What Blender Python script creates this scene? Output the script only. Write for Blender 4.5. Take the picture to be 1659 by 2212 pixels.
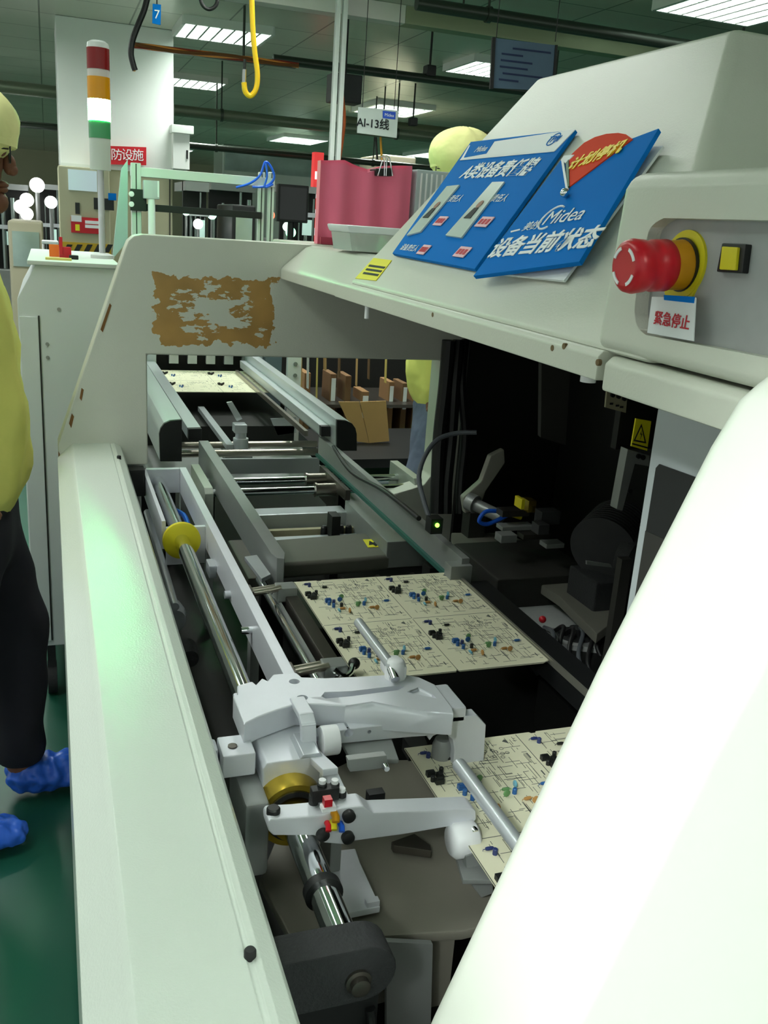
import bpy, bmesh, math, random
import numpy as np
from mathutils import Vector, Matrix

for _o in list(bpy.data.objects):
    bpy.data.objects.remove(_o)
SC = bpy.context.scene
COL = SC.collection
random.seed(4)

# ------------------------------------------------------------------ camera
FPX, CX, CY = 2000.0, 829.5, 1106.0
CAM = np.array([0.0, 0.0, 1.5])
_vy = np.array([100 - CX, 440 - CY, FPX])
_s = .07
_t = -((100 - CX) ** 2 + (440 - CY) ** 2 + FPX ** 2) / ((100 - CX) + (440 - CY) * _s)
_vx = np.array([100 + _t - CX, 440 + _s * _t - CY, FPX])
_ey = _vy / np.linalg.norm(_vy)
_ex = _vx / np.linalg.norm(_vx)
_ez = np.cross(_ex, _ey)
if _ez[1] > 0:
    _ez = -_ez
ROT = np.stack([_ex, _ey, _ez])
cam = bpy.data.cameras.new('camera')
cam.sensor_fit = 'VERTICAL'
cam.sensor_height = 36.0
cam.lens = 36.0 * FPX / 2212.0
cam.clip_start = .02
camo = bpy.data.objects.new('camera', cam)
COL.objects.link(camo)
_m = np.stack([ROT @ np.array([1, 0, 0]), ROT @ np.array([0, -1, 0]), ROT @ np.array([0, 0, -1])], axis=1)
M4 = Matrix([list(_m[i]) + [CAM[i]] for i in range(3)] + [[0, 0, 0, 1]])
camo.matrix_world = M4
SC.camera = camo

# ------------------------------------------------------------------ world, view, lights
SC.view_settings.view_transform = 'Standard'
SC.view_settings.look = 'None'
SC.view_settings.gamma = 1
SC.view_settings.exposure = 0.76
SC.view_settings.use_curve_mapping = False
w = bpy.data.worlds.new('world')
SC.world = w
w.use_nodes = True
w.node_tree.nodes['Background'].inputs[0].default_value = (.93, 1.0, .92, 1)
w.node_tree.nodes['Background'].inputs[1].default_value = .52
LIGHTCOL = (.96, 1.0, .95)
CEIL_Z = 2.75


def area(name, loc, sx, sy, power, rot=(0, 0, 0), col=LIGHTCOL):
    l = bpy.data.lights.new(name, 'AREA')
    l.shape = 'RECTANGLE'
    l.size, l.size_y = sx, sy
    l.energy = power
    l.color = col
    o = bpy.data.objects.new(name, l)
    COL.objects.link(o)
    o.location = loc
    o.rotation_euler = rot
    return o


# ceiling fittings: (x, y, width along x, length along y, watts)
FIT = [(1.2, 7.15, .6, .55, 32), (1.36, 9.9, .6, .6, 60), (3.55, 10.2, .62, .9, 70), (3.75, 15.2, .7, 1.2, 110),
       (3.28, 7.1, .6, .6, 50), (3.4, 4.45, .62, .62, 34), (6.2, 15.5, .7, 1.2, 110), (-.95, 7.2, .6, .6, 50),
       (-.75, 10.0, .6, .6, 70), (-1.0, 4.4, .6, .6, 55), (1.15, 4.2, .6, .6, 34), (-1.0, 1.6, .6, 1.2, 30),
       (3.4, 1.6, .6, 1.2, 34), (.75, -1.6, .6, 1.2, 130), (-1.1, -1.4, .6, 1.2, 115),
       (1.4, 15.3, .6, 1.2, 110), (5.8, 10.1, .6, .9, 80), (5.6, 5.0, .6, 1.2, 50), (6.5, 21, .6, 1.2, 160),
       (2.5, 20.5, .6, 1.2, 160), (-1.2, 15.5, .6, 1.2, 110), (-.40, 1.0, .25, 1.2, 10)]  # last one is added out of view to light panel, hood and shaft
for i, (fx, fy, sx, sy, pw) in enumerate(FIT):
    area('tube_light', (fx, fy, CEIL_Z - .005), sx * .9, sy * .9, pw)
# bare battens added out of view to streak the chrome shaft: (x, y)
ADDED_BATTEN = [(-.38, 3.2), (.92, 3.2), (-.46, 6.3)]
for bx_, by_ in ADDED_BATTEN:
    area('added_tube', (bx_, by_, 2.608), .10, 2.0, 8)
# spot added unseen behind the photographer to brighten the white cover
COVER_SPOT = (-.75, -.75, 2.30)
sp = bpy.data.lights.new('added_spot_light', 'SPOT')
sp.energy = 90
sp.color = (.92, 1.0, .95)
sp.spot_size = math.radians(24)
sp.spot_blend = .7
sp.shadow_soft_size = .06
spo = bpy.data.objects.new('added_spot_light', sp)
COL.objects.link(spo)
spo.location = COVER_SPOT
spo.rotation_euler = (Vector((.62, .45, 1.02)) - Vector(COVER_SPOT)).to_track_quat('-Z', 'Y').to_euler()


# ------------------------------------------------------------------ placing helpers
def ray(px, py):
    return ROT @ np.array([px - CX, py - CY, FPX])


def P(px, py, x=None, y=None, z=None):
    """the point of a plane x=, y= or z= seen at a pixel of the photograph"""
    d = ray(px, py)
    if x is not None:
        k = (x - CAM[0]) / d[0]
    elif y is not None:
        k = (y - CAM[1]) / d[1]
    else:
        k = (z - CAM[2]) / d[2]
    return Vector(CAM + k * d)


def PP(px, py, p0, n):
    d = Vector(ray(px, py))
    c = Vector(CAM)
    k = (Vector(p0) - c).dot(n) / d.dot(n)
    return c + k * d


# ------------------------------------------------------------------ materials
def lin(c):
    c = c / 255.0
    return c / 12.92 if c <= .04045 else ((c + .055) / 1.055) ** 2.4


MATS = {}


def mat(name, rgb, rough=.5, metal=0.0, var=.06, scale=8.0, bump=0.0, bscale=200.0, bdist=.002, emit=0.0, trans=0.0, alpha=1.0, ior=1.45):
    if name in MATS:
        return MATS[name]
    m = bpy.data.materials.new(name)
    m.use_nodes = True
    nt = m.node_tree
    b = nt.nodes['Principled BSDF']
    col = tuple(lin(v) for v in rgb)
    tc = nt.nodes.new('ShaderNodeTexCoord')
    nz = nt.nodes.new('ShaderNodeTexNoise')
    nz.inputs['Scale'].default_value = scale
    nz.inputs['Detail'].default_value = 4
    nt.links.new(tc.outputs['Object'], nz.inputs['Vector'])
    mx = nt.nodes.new('ShaderNodeMix')
    mx.data_type = 'RGBA'
    mx.inputs[6].default_value = (*[c * (1 - var) for c in col], 1)
    mx.inputs[7].default_value = (*[min(1, c * (1 + var)) for c in col], 1)
    nt.links.new(nz.outputs['Fac'], mx.inputs[0])
    nt.links.new(mx.outputs[2], b.inputs['Base Color'])
    b.inputs['Roughness'].default_value = rough
    b.inputs['Metallic'].default_value = metal
    b.inputs['IOR'].default_value = ior
    if trans:
        b.inputs['Transmission Weight'].default_value = trans
    if alpha < 1:
        b.inputs['Alpha'].default_value = alpha
    if emit:
        b.inputs['Emission Color'].default_value = (*col, 1)
        b.inputs['Emission Strength'].default_value = emit
    if bump:
        n2 = nt.nodes.new('ShaderNodeTexNoise')
        n2.inputs['Scale'].default_value = bscale
        n2.inputs['Detail'].default_value = 2
        nt.links.new(tc.outputs['Object'], n2.inputs['Vector'])
        bp = nt.nodes.new('ShaderNodeBump')
        bp.inputs['Strength'].default_value = bump
        bp.inputs['Distance'].default_value = bdist
        nt.links.new(n2.outputs['Fac'], bp.inputs['Height'])
        nt.links.new(bp.outputs['Normal'], b.inputs['Normal'])
    MATS[name] = m
    return m


cream = mat('cream_paint', (206, 208, 196), .42, var=.05, scale=6, bump=.12, bscale=350)
panelw = mat('panel_paint', (211, 220, 211), .19, var=.03, scale=5, bump=.17, bscale=420)
coverw = mat('cover_plastic', (243, 245, 236), .45, var=.01, scale=4)
cabw = mat('cabinet_paint', (212, 218, 218), .4, var=.03, scale=4)
greyp = mat('grey_panel', (162, 164, 164), .6, var=.08, scale=60)
alu = mat('machined_aluminium', (216, 218, 226), .42, .22, var=.05, scale=30)
alum = mat('satin_aluminium', (196, 200, 206), .33, .5, var=.06, scale=20)
alud = mat('dull_aluminium', (150, 153, 152), .45, .4, var=.08, scale=25)
chrome = mat('chrome', (225, 227, 230), .09, 1.0, var=.01)
steel = mat('dark_steel', (92, 88, 82), .4, .85, var=.15, scale=30)
bronze = mat('bushing_steel', (165, 158, 148), .3, .9, var=.1, scale=30)
brass = mat('gold_zinc', (196, 168, 60), .25, .9, var=.15, scale=40)
yellowp = mat('yellow_plastic', (214, 200, 30), .5, var=.06)
blackp = mat('black_plastic', (26, 27, 28), .45, var=.2, scale=30)
blackm = mat('black_cast', (44, 45, 47), .75, var=.2, scale=120, bump=.5, bscale=300)
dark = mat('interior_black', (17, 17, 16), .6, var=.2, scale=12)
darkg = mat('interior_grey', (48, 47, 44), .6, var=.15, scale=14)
plateg = mat('base_plate', (132, 128, 118), .5, .25, var=.12, scale=9)
midg = mat('mid_cover', (98, 96, 88), .55, var=.08, scale=20)
nylon = mat('white_nylon', (236, 236, 240), .4, var=.02)
redp = mat('red_plastic', (196, 22, 38), .32, var=.05)
orangep = mat('amber_collar', (206, 142, 20), .4, var=.05)
white = mat('white_print', (240, 242, 245), .6, var=.01)
blue = mat('sign_blue', (8, 116, 204), .8, var=.03)
blue.node_tree.nodes['Principled BSDF'].inputs['Specular IOR Level'].default_value = .12
redsign = mat('sign_red', (200, 25, 40), .5, var=.03)
yellowink = mat('sign_yellow', (250, 216, 20), .5, var=.02)
yellowlab = mat('label_yellow', (235, 225, 30), .5, var=.03)
redink = mat('red_ink', (190, 30, 50), .6)
blackink = mat('black_ink', (22, 24, 30), .7)
paper = mat('paper', (226, 229, 232), .6, var=.02)
pcb = mat('board_cream', (226, 222, 196), .45, var=.03, scale=20)
cap_y = mat('cap_cloth', (244, 240, 168), .85, var=.05, scale=20, bump=.6, bscale=22, bdist=.012)
jacket_y = mat('jacket_cloth', (234, 226, 124), .85, var=.12, scale=8, bump=.8, bscale=9, bdist=.03)
trouser_d = mat('dark_cloth', (32, 30, 40), .9, var=.2, scale=12)
trouser_b = mat('blue_grey_cloth', (92, 100, 122), .9, var=.3, scale=14, bump=.6, bscale=14, bdist=.02)
shoe_b = mat('shoe_cover_film', (46, 100, 212), .35, var=.25, scale=18, bump=.9, bscale=20, bdist=.02)
skin = mat('skin', (120, 78, 58), .6, var=.06, scale=20)
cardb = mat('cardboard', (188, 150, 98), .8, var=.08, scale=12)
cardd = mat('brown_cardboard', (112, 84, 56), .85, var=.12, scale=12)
pinkf = mat('pink_foam_sheet', (255, 122, 156), .6, var=.05, scale=10)
clearp = mat('clear_plastic', (225, 232, 240), .25, trans=.75, var=.01, alpha=.75)
greenfl = mat('green_floor', (24, 76, 60), .35, var=.12, scale=2)
cable = mat('grey_cable', (78, 82, 88), .5)
cableb = mat('black_cable', (18, 18, 20), .5)
blued = mat('blue_tube', (30, 96, 220), .35)
hoseY = mat('yellow_hose', (240, 190, 30), .4)
wallc = mat('beige_wall', (176, 174, 146), .6, var=.06, scale=3)
columnw = mat('column_white', (232, 236, 232), .5, var=.02, scale=3)
glass = mat('machine_glass', (150, 170, 165), .1, .3, var=.3, scale=5)


# ------------------------------------------------------------------ object helpers
def wl(o):
    v = Vector((0, 0, 0))
    while o is not None:
        v += Vector(o.location)
        o = o.parent
    return v


def wn(o):
    md = o.modifiers.new('weighted', 'WEIGHTED_NORMAL')
    md.keep_sharp = True
    md.weight = 100


class MB:
    def __init__(s):
        s.bm = bmesh.new()

    def face_pts(s, pts):
        vs = [s.bm.verts.new(Vector(p)) for p in pts]
        return s.bm.faces.new(vs)

    def box(s, x0, x1, y0, y1, z0, z1):
        return s.hex([(x0, y0, z0), (x1, y0, z0), (x1, y1, z0), (x0, y1, z0)], Vector((0, 0, z1 - z0)))

    def hex(s, pts, vec):
        return s.prism(pts, vec)

    def prism(s, pts, vec):
        vec = Vector(vec)
        a = [s.bm.verts.new(Vector(p)) for p in pts]
        b = [s.bm.verts.new(Vector(p) + vec) for p in pts]
        n = len(pts)
        s.bm.faces.new(a)
        s.bm.faces.new(b[::-1])
        for i in range(n):
            s.bm.faces.new((a[i], b[i], b[(i + 1) % n], a[(i + 1) % n]))
        return s

    def hull(s, pts):
        vs = [s.bm.verts.new(Vector(p)) for p in pts]
        r = bmesh.ops.convex_hull(s.bm, input=vs)
        dead = [g for g in r['geom_interior'] if isinstance(g, bmesh.types.BMVert)]
        if dead:
            bmesh.ops.delete(s.bm, geom=dead, context='VERTS')
        return s

    def ring(s, c, ax, r, n, u=None):
        ax = Vector(ax).normalized()
        if u is None:
            u = ax.orthogonal().normalized()
        else:
            u = (u - ax * u.dot(ax)).normalized()
        v = ax.cross(u)
        return [s.bm.verts.new(Vector(c) + (u * math.cos(2 * math.pi * i / n) + v * math.sin(2 * math.pi * i / n)) * r)
                for i in range(n)]

    def loft(s, rings, caps=True):
        for a, b in zip(rings, rings[1:]):
            n = len(a)
            for i in range(n):
                s.bm.faces.new((a[i], a[(i + 1) % n], b[(i + 1) % n], b[i]))
        if caps:
            s.bm.faces.new(rings[0][::-1])
            s.bm.faces.new(rings[-1])
        return s

    def cyl(s, p, q, r, r2=None, n=24):
        p, q = Vector(p), Vector(q)
        ax = q - p
        u = ax.orthogonal().normalized()
        return s.loft([s.ring(p, ax, r, n, u), s.ring(q, ax, r if r2 is None else r2, n, u)])

    def lathe(s, p, ax, prof, n=28):
        """prof: list of (distance along ax, radius)"""
        p, ax = Vector(p), Vector(ax).normalized()
        u = ax.orthogonal().normalized()
        return s.loft([s.ring(p + ax * t, ax, max(r, .0002), n, u) for t, r in prof])

    def washer(s, p, ax, r0, r1, h, n=28):
        p, ax = Vector(p), Vector(ax).normalized()
        u = ax.orthogonal().normalized()
        R = [s.ring(p, ax, r1, n, u), s.ring(p + ax * h, ax, r1, n, u), s.ring(p + ax * h, ax, r0, n, u), s.ring(p, ax, r0, n, u)]
        return s.loft(R + [R[0]], caps=False)

    def tube(s, pts, r, n=10):
        pts = [Vector(p) for p in pts]
        rings = []
        u = (pts[1] - pts[0]).orthogonal().normalized()
        for i, p in enumerate(pts):
            a = pts[max(i - 1, 0)]
            b = pts[min(i + 1, len(pts) - 1)]
            ax = (b - a).normalized()
            u = (u - ax * u.dot(ax)).normalized()
            rr = r[i] if isinstance(r, (list, tuple)) else r
            rings.append(s.ring(p, ax, rr, n, u))
        return s.loft(rings)

    def ball(s, c, r, sc=(1, 1, 1), n=20):
        mt = Matrix.Translation(Vector(c)) @ Matrix.Diagonal((r * sc[0], r * sc[1], r * sc[2], 1))
        bmesh.ops.create_uvsphere(s.bm, u_segments=n, v_segments=max(8, n // 2), radius=1, matrix=mt)
        return s

    def build(s, name, m, parent=None, bevel=0, seg=2, smooth=True, ang=35):
        bm = s.bm
        bmesh.ops.recalc_face_normals(bm, faces=bm.faces)
        if bevel:
            ed = [e for e in bm.edges if len(e.link_faces) == 2 and e.calc_face_angle(0) > math.radians(28)]
            bmesh.ops.bevel(bm, geom=ed, offset=bevel, segments=seg, profile=.5, affect='EDGES', clamp_overlap=True)
        me = bpy.data.meshes.new(name)
        if parent is None:
            xs = [v.co for v in bm.verts]
            lo = Vector([min(c[i] for c in xs) for i in range(3)])
            hi = Vector([max(c[i] for c in xs) for i in range(3)])
            off = Vector(((lo.x + hi.x) / 2, (lo.y + hi.y) / 2, lo.z))
        else:
            off = wl(parent)
        for v in bm.verts:
            v.co -= off
        bm.to_mesh(me)
        bm.free()
        if smooth:
            for p in me.polygons:
                p.use_smooth = True
            me.set_sharp_from_angle(angle=math.radians(ang))
        me.materials.append(m)
        o = bpy.data.objects.new(name, me)
        COL.objects.link(o)
        if bevel and smooth:
            wn(o)
        if parent is None:
            o.location = off
        else:
            o.parent = parent
        return o


def spline(pts, n=8):
    pts = [Vector(p) for p in pts]
    out = []
    for i in range(len(pts) - 1):
        p0, p1, p2, p3 = pts[max(i - 1, 0)], pts[i], pts[i + 1], pts[min(i + 2, len(pts) - 1)]
        for k in range(n):
            t = k / n
            out.append(.5 * ((2 * p1) + (p2 - p0) * t + (2 * p0 - 5 * p1 + 4 * p2 - p3) * t * t + (3 * p1 - p0 - 3 * p2 + p3) * t ** 3))
    out.append(pts[-1])
    return out


def tag(o, label, cat, group=None, kind=None):
    o['label'] = label
    o['category'] = cat
    if group:
        o['group'] = group
    if kind:
        o['kind'] = kind
    return o


def struct(o):
    o['kind'] = 'structure'
    return o


def thing(name, loc, label, cat, group=None):
    o = bpy.data.objects.new(name, None)
    o.empty_display_size = .05
    COL.objects.link(o)
    o.location = Vector(loc)
    return tag(o, label, cat, group)


def copy_tree(o, parent=None):
    c = o.copy()
    COL.objects.link(c)
    c.parent = parent
    for ch in list(o.children):
        copy_tree(ch, c)
    return c


def cut(o, cutter_mb):
    """carve real holes into a part"""
    c = cutter_mb.build('cutter', dark, None)
    md = o.modifiers.new('cut', 'BOOLEAN')
    md.operation = 'DIFFERENCE'
    md.object = c
    md.solver = 'EXACT'
    bpy.context.view_layer.update()
    dg = bpy.context.evaluated_depsgraph_get()
    me = bpy.data.meshes.new_from_object(o.evaluated_get(dg))
    o.modifiers.clear()
    old = o.data
    o.data = me
    bpy.data.objects.remove(c)
    for p in me.polygons:
        p.use_smooth = True
    me.set_sharp_from_angle(angle=math.radians(35))
    wn(o)
    return o


def text(name, s, m, parent, O, ex, ey, size, ext=.0004, offset=0.0, shear=0.0, align='CENTER', squash=1.0):
    """lettering as mesh lying in the plane O, ex (reading direction), ey (up)"""
    ex, ey = Vector(ex).normalized(), Vector(ey).normalized()
    n = ex.cross(ey).normalized()
    cu = bpy.data.curves.new(name, 'FONT')
    cu.body = s
    cu.size = size
    cu.extrude = ext
    cu.offset = offset
    cu.shear = shear
    cu.align_x = align
    cu.align_y = 'CENTER'
    cu.resolution_u = 3
    o = bpy.data.objects.new(name, cu)
    COL.objects.link(o)
    bpy.context.view_layer.update()
    dg = bpy.context.evaluated_depsgraph_get()
    me = bpy.data.meshes.new_from_object(o.evaluated_get(dg))
    bpy.data.objects.remove(o)
    off = wl(parent) if parent is not None else Vector((0, 0, 0))
    O = Vector(O) - off
    for v in me.vertices:
        v.co = O + ex * v.co.x * squash + ey * v.co.y + n * v.co.z
    me.materials.clear()
    me.materials.append(m)
    t = bpy.data.objects.new(name, me)
    COL.objects.link(t)
    if parent is not None:
        t.parent = parent
    return t


def quad(name, m, parent, pts, th, n):
    """a sheet of thickness th whose front face is the polygon pts, front normal n"""
    return MB().prism(pts, -Vector(n).normalized() * th).build(name, m, parent)


X, Y, Z = Vector((1, 0, 0)), Vector((0, 1, 0)), Vector((0, 0, 1))
# ------------------------------------------------------------------ room shell
def tiled(name, c1, c2, sx, sy, rough, metal, mortar=.006):
    m = mat(name, c1, rough, metal, var=.08, scale=1.5)
    nt = m.node_tree
    b = nt.nodes['Principled BSDF']
    tc = nt.nodes.new('ShaderNodeTexCoord')
    br = nt.nodes.new('ShaderNodeTexBrick')
    br.offset = 0
    br.inputs['Scale'].default_value = 1
    br.inputs['Brick Width'].default_value = sx
    br.inputs['Row Height'].default_value = sy
    br.inputs['Mortar Size'].default_value = mortar
    br.inputs['Color1'].default_value = (*[lin(v) for v in c1], 1)
    br.inputs['Color2'].default_value = (*[lin(v) * .9 for v in c1], 1)
    br.inputs['Mortar'].default_value = (*[lin(v) for v in c2], 1)
    nt.links.new(tc.outputs['Object'], br.inputs['Vector'])
    nt.links.new(br.outputs['Color'], b.inputs['Base Color'])
    n2 = nt.nodes.new('ShaderNodeTexNoise')
    n2.inputs['Scale'].default_value = 2.2
    nt.links.new(tc.outputs['Object'], n2.inputs['Vector'])
    bp = nt.nodes.new('ShaderNodeBump')
    bp.inputs['Strength'].default_value = .25
    bp.inputs['Distance'].default_value = .02
    nt.links.new(n2.outputs['Fac'], bp.inputs['Height'])
    nt.links.new(bp.outputs['Normal'], b.inputs['Normal'])
    return m


ceil_m = tiled('ceiling_metal', (212, 218, 202), (120, 128, 114), .6, .6, .3, .3)
struct(MB().box(-6, 18, -5, 26, -.1, 0).build('floor', greenfl))
struct(MB().box(-6, 18, -5, 26, CEIL_Z, CEIL_Z + .1).build('ceiling', ceil_m))
struct(MB().box(-6, 18, 26, 26.2, 0, CEIL_Z).build('wall_back', wallc))
struct(MB().box(18, 18.2, -5, 26, 0, CEIL_Z).build('wall_right', wallc))

# ------------------------------------------------------------------ the insertion machine
RM = Vector((.65, 1.25, 0))
mach = thing('insertion_machine', RM, 'large cream insertion machine with a sloped hood, open in front, filling the picture', 'machine')

arch_m = mat('worn_cream_paint', (206, 208, 196), .45, var=.05, scale=6, bump=.12, bscale=350)


def wear(m):
    nt = m.node_tree
    b = nt.nodes['Principled BSDF']
    L = nt.links.new
    tc = nt.nodes.new('ShaderNodeTexCoord')
    sep = nt.nodes.new('ShaderNodeSeparateXYZ')
    L(tc.outputs['Object'], sep.inputs[0])

    def math_(op, a, bb=None):
        n = nt.nodes.new('ShaderNodeMath')
        n.operation = op
        for i, v in enumerate((a, bb)):
            if v is None:
                continue
            if isinstance(v, (int, float)):
                n.inputs[i].default_value = v
            else:
                L(v, n.inputs[i])
        return n.outputs[0]
    dx = math_('DIVIDE', math_('ABSOLUTE', math_('SUBTRACT', sep.outputs[0], .346 - RM.x)), .134)
    dz = math_('DIVIDE', math_('ABSOLUTE', math_('SUBTRACT', sep.outputs[2], 1.297 - RM.z)), .075)
    d = math_('MAXIMUM', dx, dz)
    n1 = nt.nodes.new('ShaderNodeTexNoise')
    n1.inputs['Scale'].default_value = 38
    n1.inputs['Detail'].default_value = 5
    L(tc.outputs['Object'], n1.inputs['Vector'])
    d1 = math_('ADD', d, math_('MULTIPLY', math_('SUBTRACT', n1.outputs['Fac'], .5), .62))
    inside = math_('LESS_THAN', d1, .97)
    mp = nt.nodes.new('ShaderNodeMapping')
    mp.inputs['Scale'].default_value = (20, 20, 46)
    mp.inputs['Rotation'].default_value = (0, -.45, 0)
    L(tc.outputs['Object'], mp.inputs['Vector'])
    n2 = nt.nodes.new('ShaderNodeTexNoise')
    n2.inputs['Scale'].default_value = 1
    n2.inputs['Detail'].default_value = 6
    n2.inputs['Roughness'].default_value = .6
    L(mp.outputs[0], n2.inputs['Vector'])
    e = math_('ADD', n2.outputs['Fac'], math_('MULTIPLY', math_('SUBTRACT', .62, d), .28))
    flake = math_('LESS_THAN', e, .54)
    msk = math_('MULTIPLY', inside, flake)
    n3 = nt.nodes.new('ShaderNodeTexNoise')
    n3.inputs['Scale'].default_value = 14
    L(tc.outputs['Object'], n3.inputs['Vector'])
    cr = nt.nodes.new('ShaderNodeMix')
    cr.data_type = 'RGBA'
    cr.inputs[6].default_value = (lin(136), lin(106), lin(56), 1)
    cr.inputs[7].default_value = (lin(200), lin(154), lin(86), 1)
    L(n3.outputs['Fac'], cr.inputs[0])
    mx = nt.nodes.new('ShaderNodeMix')
    mx.data_type = 'RGBA'
    src = b.inputs['Base Color'].links[0].from_socket
    L(msk, mx.inputs[0])
    L(src, mx.inputs[6])
    L(cr.outputs[2], mx.inputs[7])
    L(mx.outputs[2], b.inputs['Base Color'])


wear(arch_m)
AY = 2.1
ap = [(.005, .02), (.005, .998), (.153, 1.42), (.160, 1.437), (.172, 1.448), (.19, 1.452), (1.3, 1.452), (1.3, .02), (.80, .02), (.80, .86),
      (.85, .873), (.880, .882), (.897, .905), (.897, 1.198), (.197, 1.198), (.197, .948), (.10, .948), (.10, .02)]
o = MB().prism([(a, AY, b) for a, b in ap], (0, .06, 0)).build('end_arch', arch_m, mach, bevel=.004)
o['label'] = 'end arch with a brown patch of worn paint'
rust = mat('bare_edge', (120, 82, 40), .8)
for (pts) in ([(237, 655), (241, 660), (222, 718), (217, 712)], [(176, 838), (181, 842), (176, 866), (172, 860)], [(155, 893), (160, 900), (154, 925), (149, 915)],
              [(126, 975), (129, 980), (130, 1060), (127, 1050)]):
    MB().prism([P(px, py, y=AY - .001) for px, py in pts], (0, .003, 0)).build('paint_chip', rust, mach)

# front side panel with its flat top
fp = [(.003, .02), (.003, .968), (.030, .996), (.036, 1.0), (.114, 1.0), (.115, .9985), (.1175, .9985), (.1185, 1.0), (.124, 1.0), (.137, .993), (.141, .986), (.141, .90), (.132, .90), (.132, .98), (.02, .98), (.02, .02)]
o = MB().prism([(a, .30, b) for a, b in fp], (0, AY - .30, 0)).build('side_panel', panelw, mach, bevel=.0015)
for (px, py) in ((257, 990), (540, 2065)):
    c = P(px, py, z=1.0)
    s_ = MB().lathe((c.x, c.y, .9935), Z, [(0, .0045), (.011, .0045), (.0125, .0035)], 16)
    s_.build('screw', blackp, mach, ang=40)

# hood: long lip, flat shelf at the far end, sloped upper part with a hipped near end
HE = 1.60
hs_prof = [(.49, 1.374), (.49, 1.396), (.497, 1.404), (.545, 1.445), (.56, 1.450), (1.3, 1.452), (1.3, 1.374)]
MB().prism([(a, HE - .02, b) for a, b in hs_prof], (0, 2.098 - HE + .02, 0)).build('hood_shelf', cream, mach, bevel=.003)
MB().box(.55, 1.25, 2.161, 2.46, 1.41, 1.452).build('rear_shelf', cream, mach, bevel=.004)
ll = [(.489, 1.3735), (.489, 1.3965), (.494, 1.402), (.60, 1.402), (.60, 1.3735)]
MB().prism([(a, .766, b) for a, b in ll], (0, 1.662 - .766, 0)).build('hood_lip', cream, mach, bevel=.002)


def hx(z):
    return .49 + (z - 1.397) / 1.12


def hy(z):
    return 1.074 - (1.767 - z) * 1.04


zl, zh = 1.400, 1.768
MB().hull([(hx(zl), hy(zl), zl), (hx(zl), HE, zl), (hx(zh), hy(zh), zh), (hx(zh), HE, zh),
           (1.75, hy(zh), zh - .01), (1.75, HE, zh - .01), (1.75, hy(zl), zl), (1.75, HE, zl)]).build('hood', cream, mach, bevel=.012, seg=4)

# control box with rounded recess
BP0 = Vector((.497, 0, 1.405))
BU = Vector((.03, 0, 1)).normalized()
BN = Vector((-1, 0, .03)).normalized()


def bx(z):
    return .497 + .03 * (z - 1.405)


prof = [(.494, 1.402), (bx(1.548), 1.548), (bx(1.56) + .006, 1.562), (.60, 1.572), (1.0, 1.585), (1.0, 1.402)]
box = MB().prism([(a, .53, b) for a, b in prof], (0, .785 - .53, 0)).build('control_box', cream, mach, bevel=.012, seg=4)
rin = [(1659, 471), (1435, 471), (1412, 486), (1398, 518), (1376, 650), (1377, 690), (1385, 710), (1400, 724), (1659, 772)]
pts = spline([PP(px, py, BP0, BN) for px, py in rin[1:-1]], 4)
pts = [pts[0].copy()] + pts + [PP(*rin[-1], BP0, BN)]
pts[0] = Vector((pts[1].x, .545, pts[1].z))
pts[-1] = Vector((pts[-1].x, .545, pts[-1].z))
cut(box, MB().prism([p + BN * .02 for p in pts], -BN * .034))
DEP = .0125
rp = MB().prism([p - BN * DEP for p in pts], -BN * .003).build('recess_panel', greyp, mach)
rp['label'] = 'grey control panel'
# lower lip under the control box
l2 = [(.490, 1.366), (.490, 1.392), (.497, 1.399), (.62, 1.399), (.62, 1.366)]
MB().prism([(a, .53, b) for a, b in l2], (0, .226, 0)).build('box_lip', cream, mach, bevel=.003)
# interior
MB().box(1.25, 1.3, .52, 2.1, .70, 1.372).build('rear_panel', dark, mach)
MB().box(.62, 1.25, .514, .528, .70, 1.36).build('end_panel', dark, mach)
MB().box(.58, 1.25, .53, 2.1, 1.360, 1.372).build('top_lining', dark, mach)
MB().box(.965, 1.25, 2.085, 2.099, .70, 1.355).build('arch_shade', dark, mach)  # black sheet that paints shade over the pale arch wall
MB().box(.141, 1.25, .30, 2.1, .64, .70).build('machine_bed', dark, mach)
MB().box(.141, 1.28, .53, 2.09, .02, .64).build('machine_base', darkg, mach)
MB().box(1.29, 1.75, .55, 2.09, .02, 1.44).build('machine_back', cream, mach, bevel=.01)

# grey swing door below the lip with a dark window
d0, d1 = P(1430, 820, z=1.372), P(1600, 862, z=1.372)
d0.z = d1.z = 0
dd = (d1 - d0).normalized()
dn = Vector((-dd.y, dd.x, 0))
if dn.dot(Vector((1, 1, 0))) < 0:
    dn = -dn


def DR(a, z, off=0):
    return d0 + dd * a + dn * off + Vector((0, 0, z))


dm = mat('door_grey', (176, 182, 186), .45, var=.04)
door = MB().prism([DR(0, 1.03), DR(0, 1.371), DR(.21, 1.371), DR(.21, 1.03)], dn * .012).build('side_door', dm, mach, bevel=.002)
door['label'] = 'light grey side door'
MB().prism([DR(.012, 1.04, -.0012), DR(.012, 1.283, -.0012), DR(.016, 1.288, -.0012), DR(.205, 1.288, -.0012), DR(.205, 1.04, -.0012)], dn * .004).build('door_window', blackp, door)
MB().prism([DR(.012, 1.04, -.002), DR(.012, 1.215, -.002), DR(.205, 1.215, -.002), DR(.205, 1.04, -.002)], dn * .002).build('window_film', darkg, door)

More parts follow.
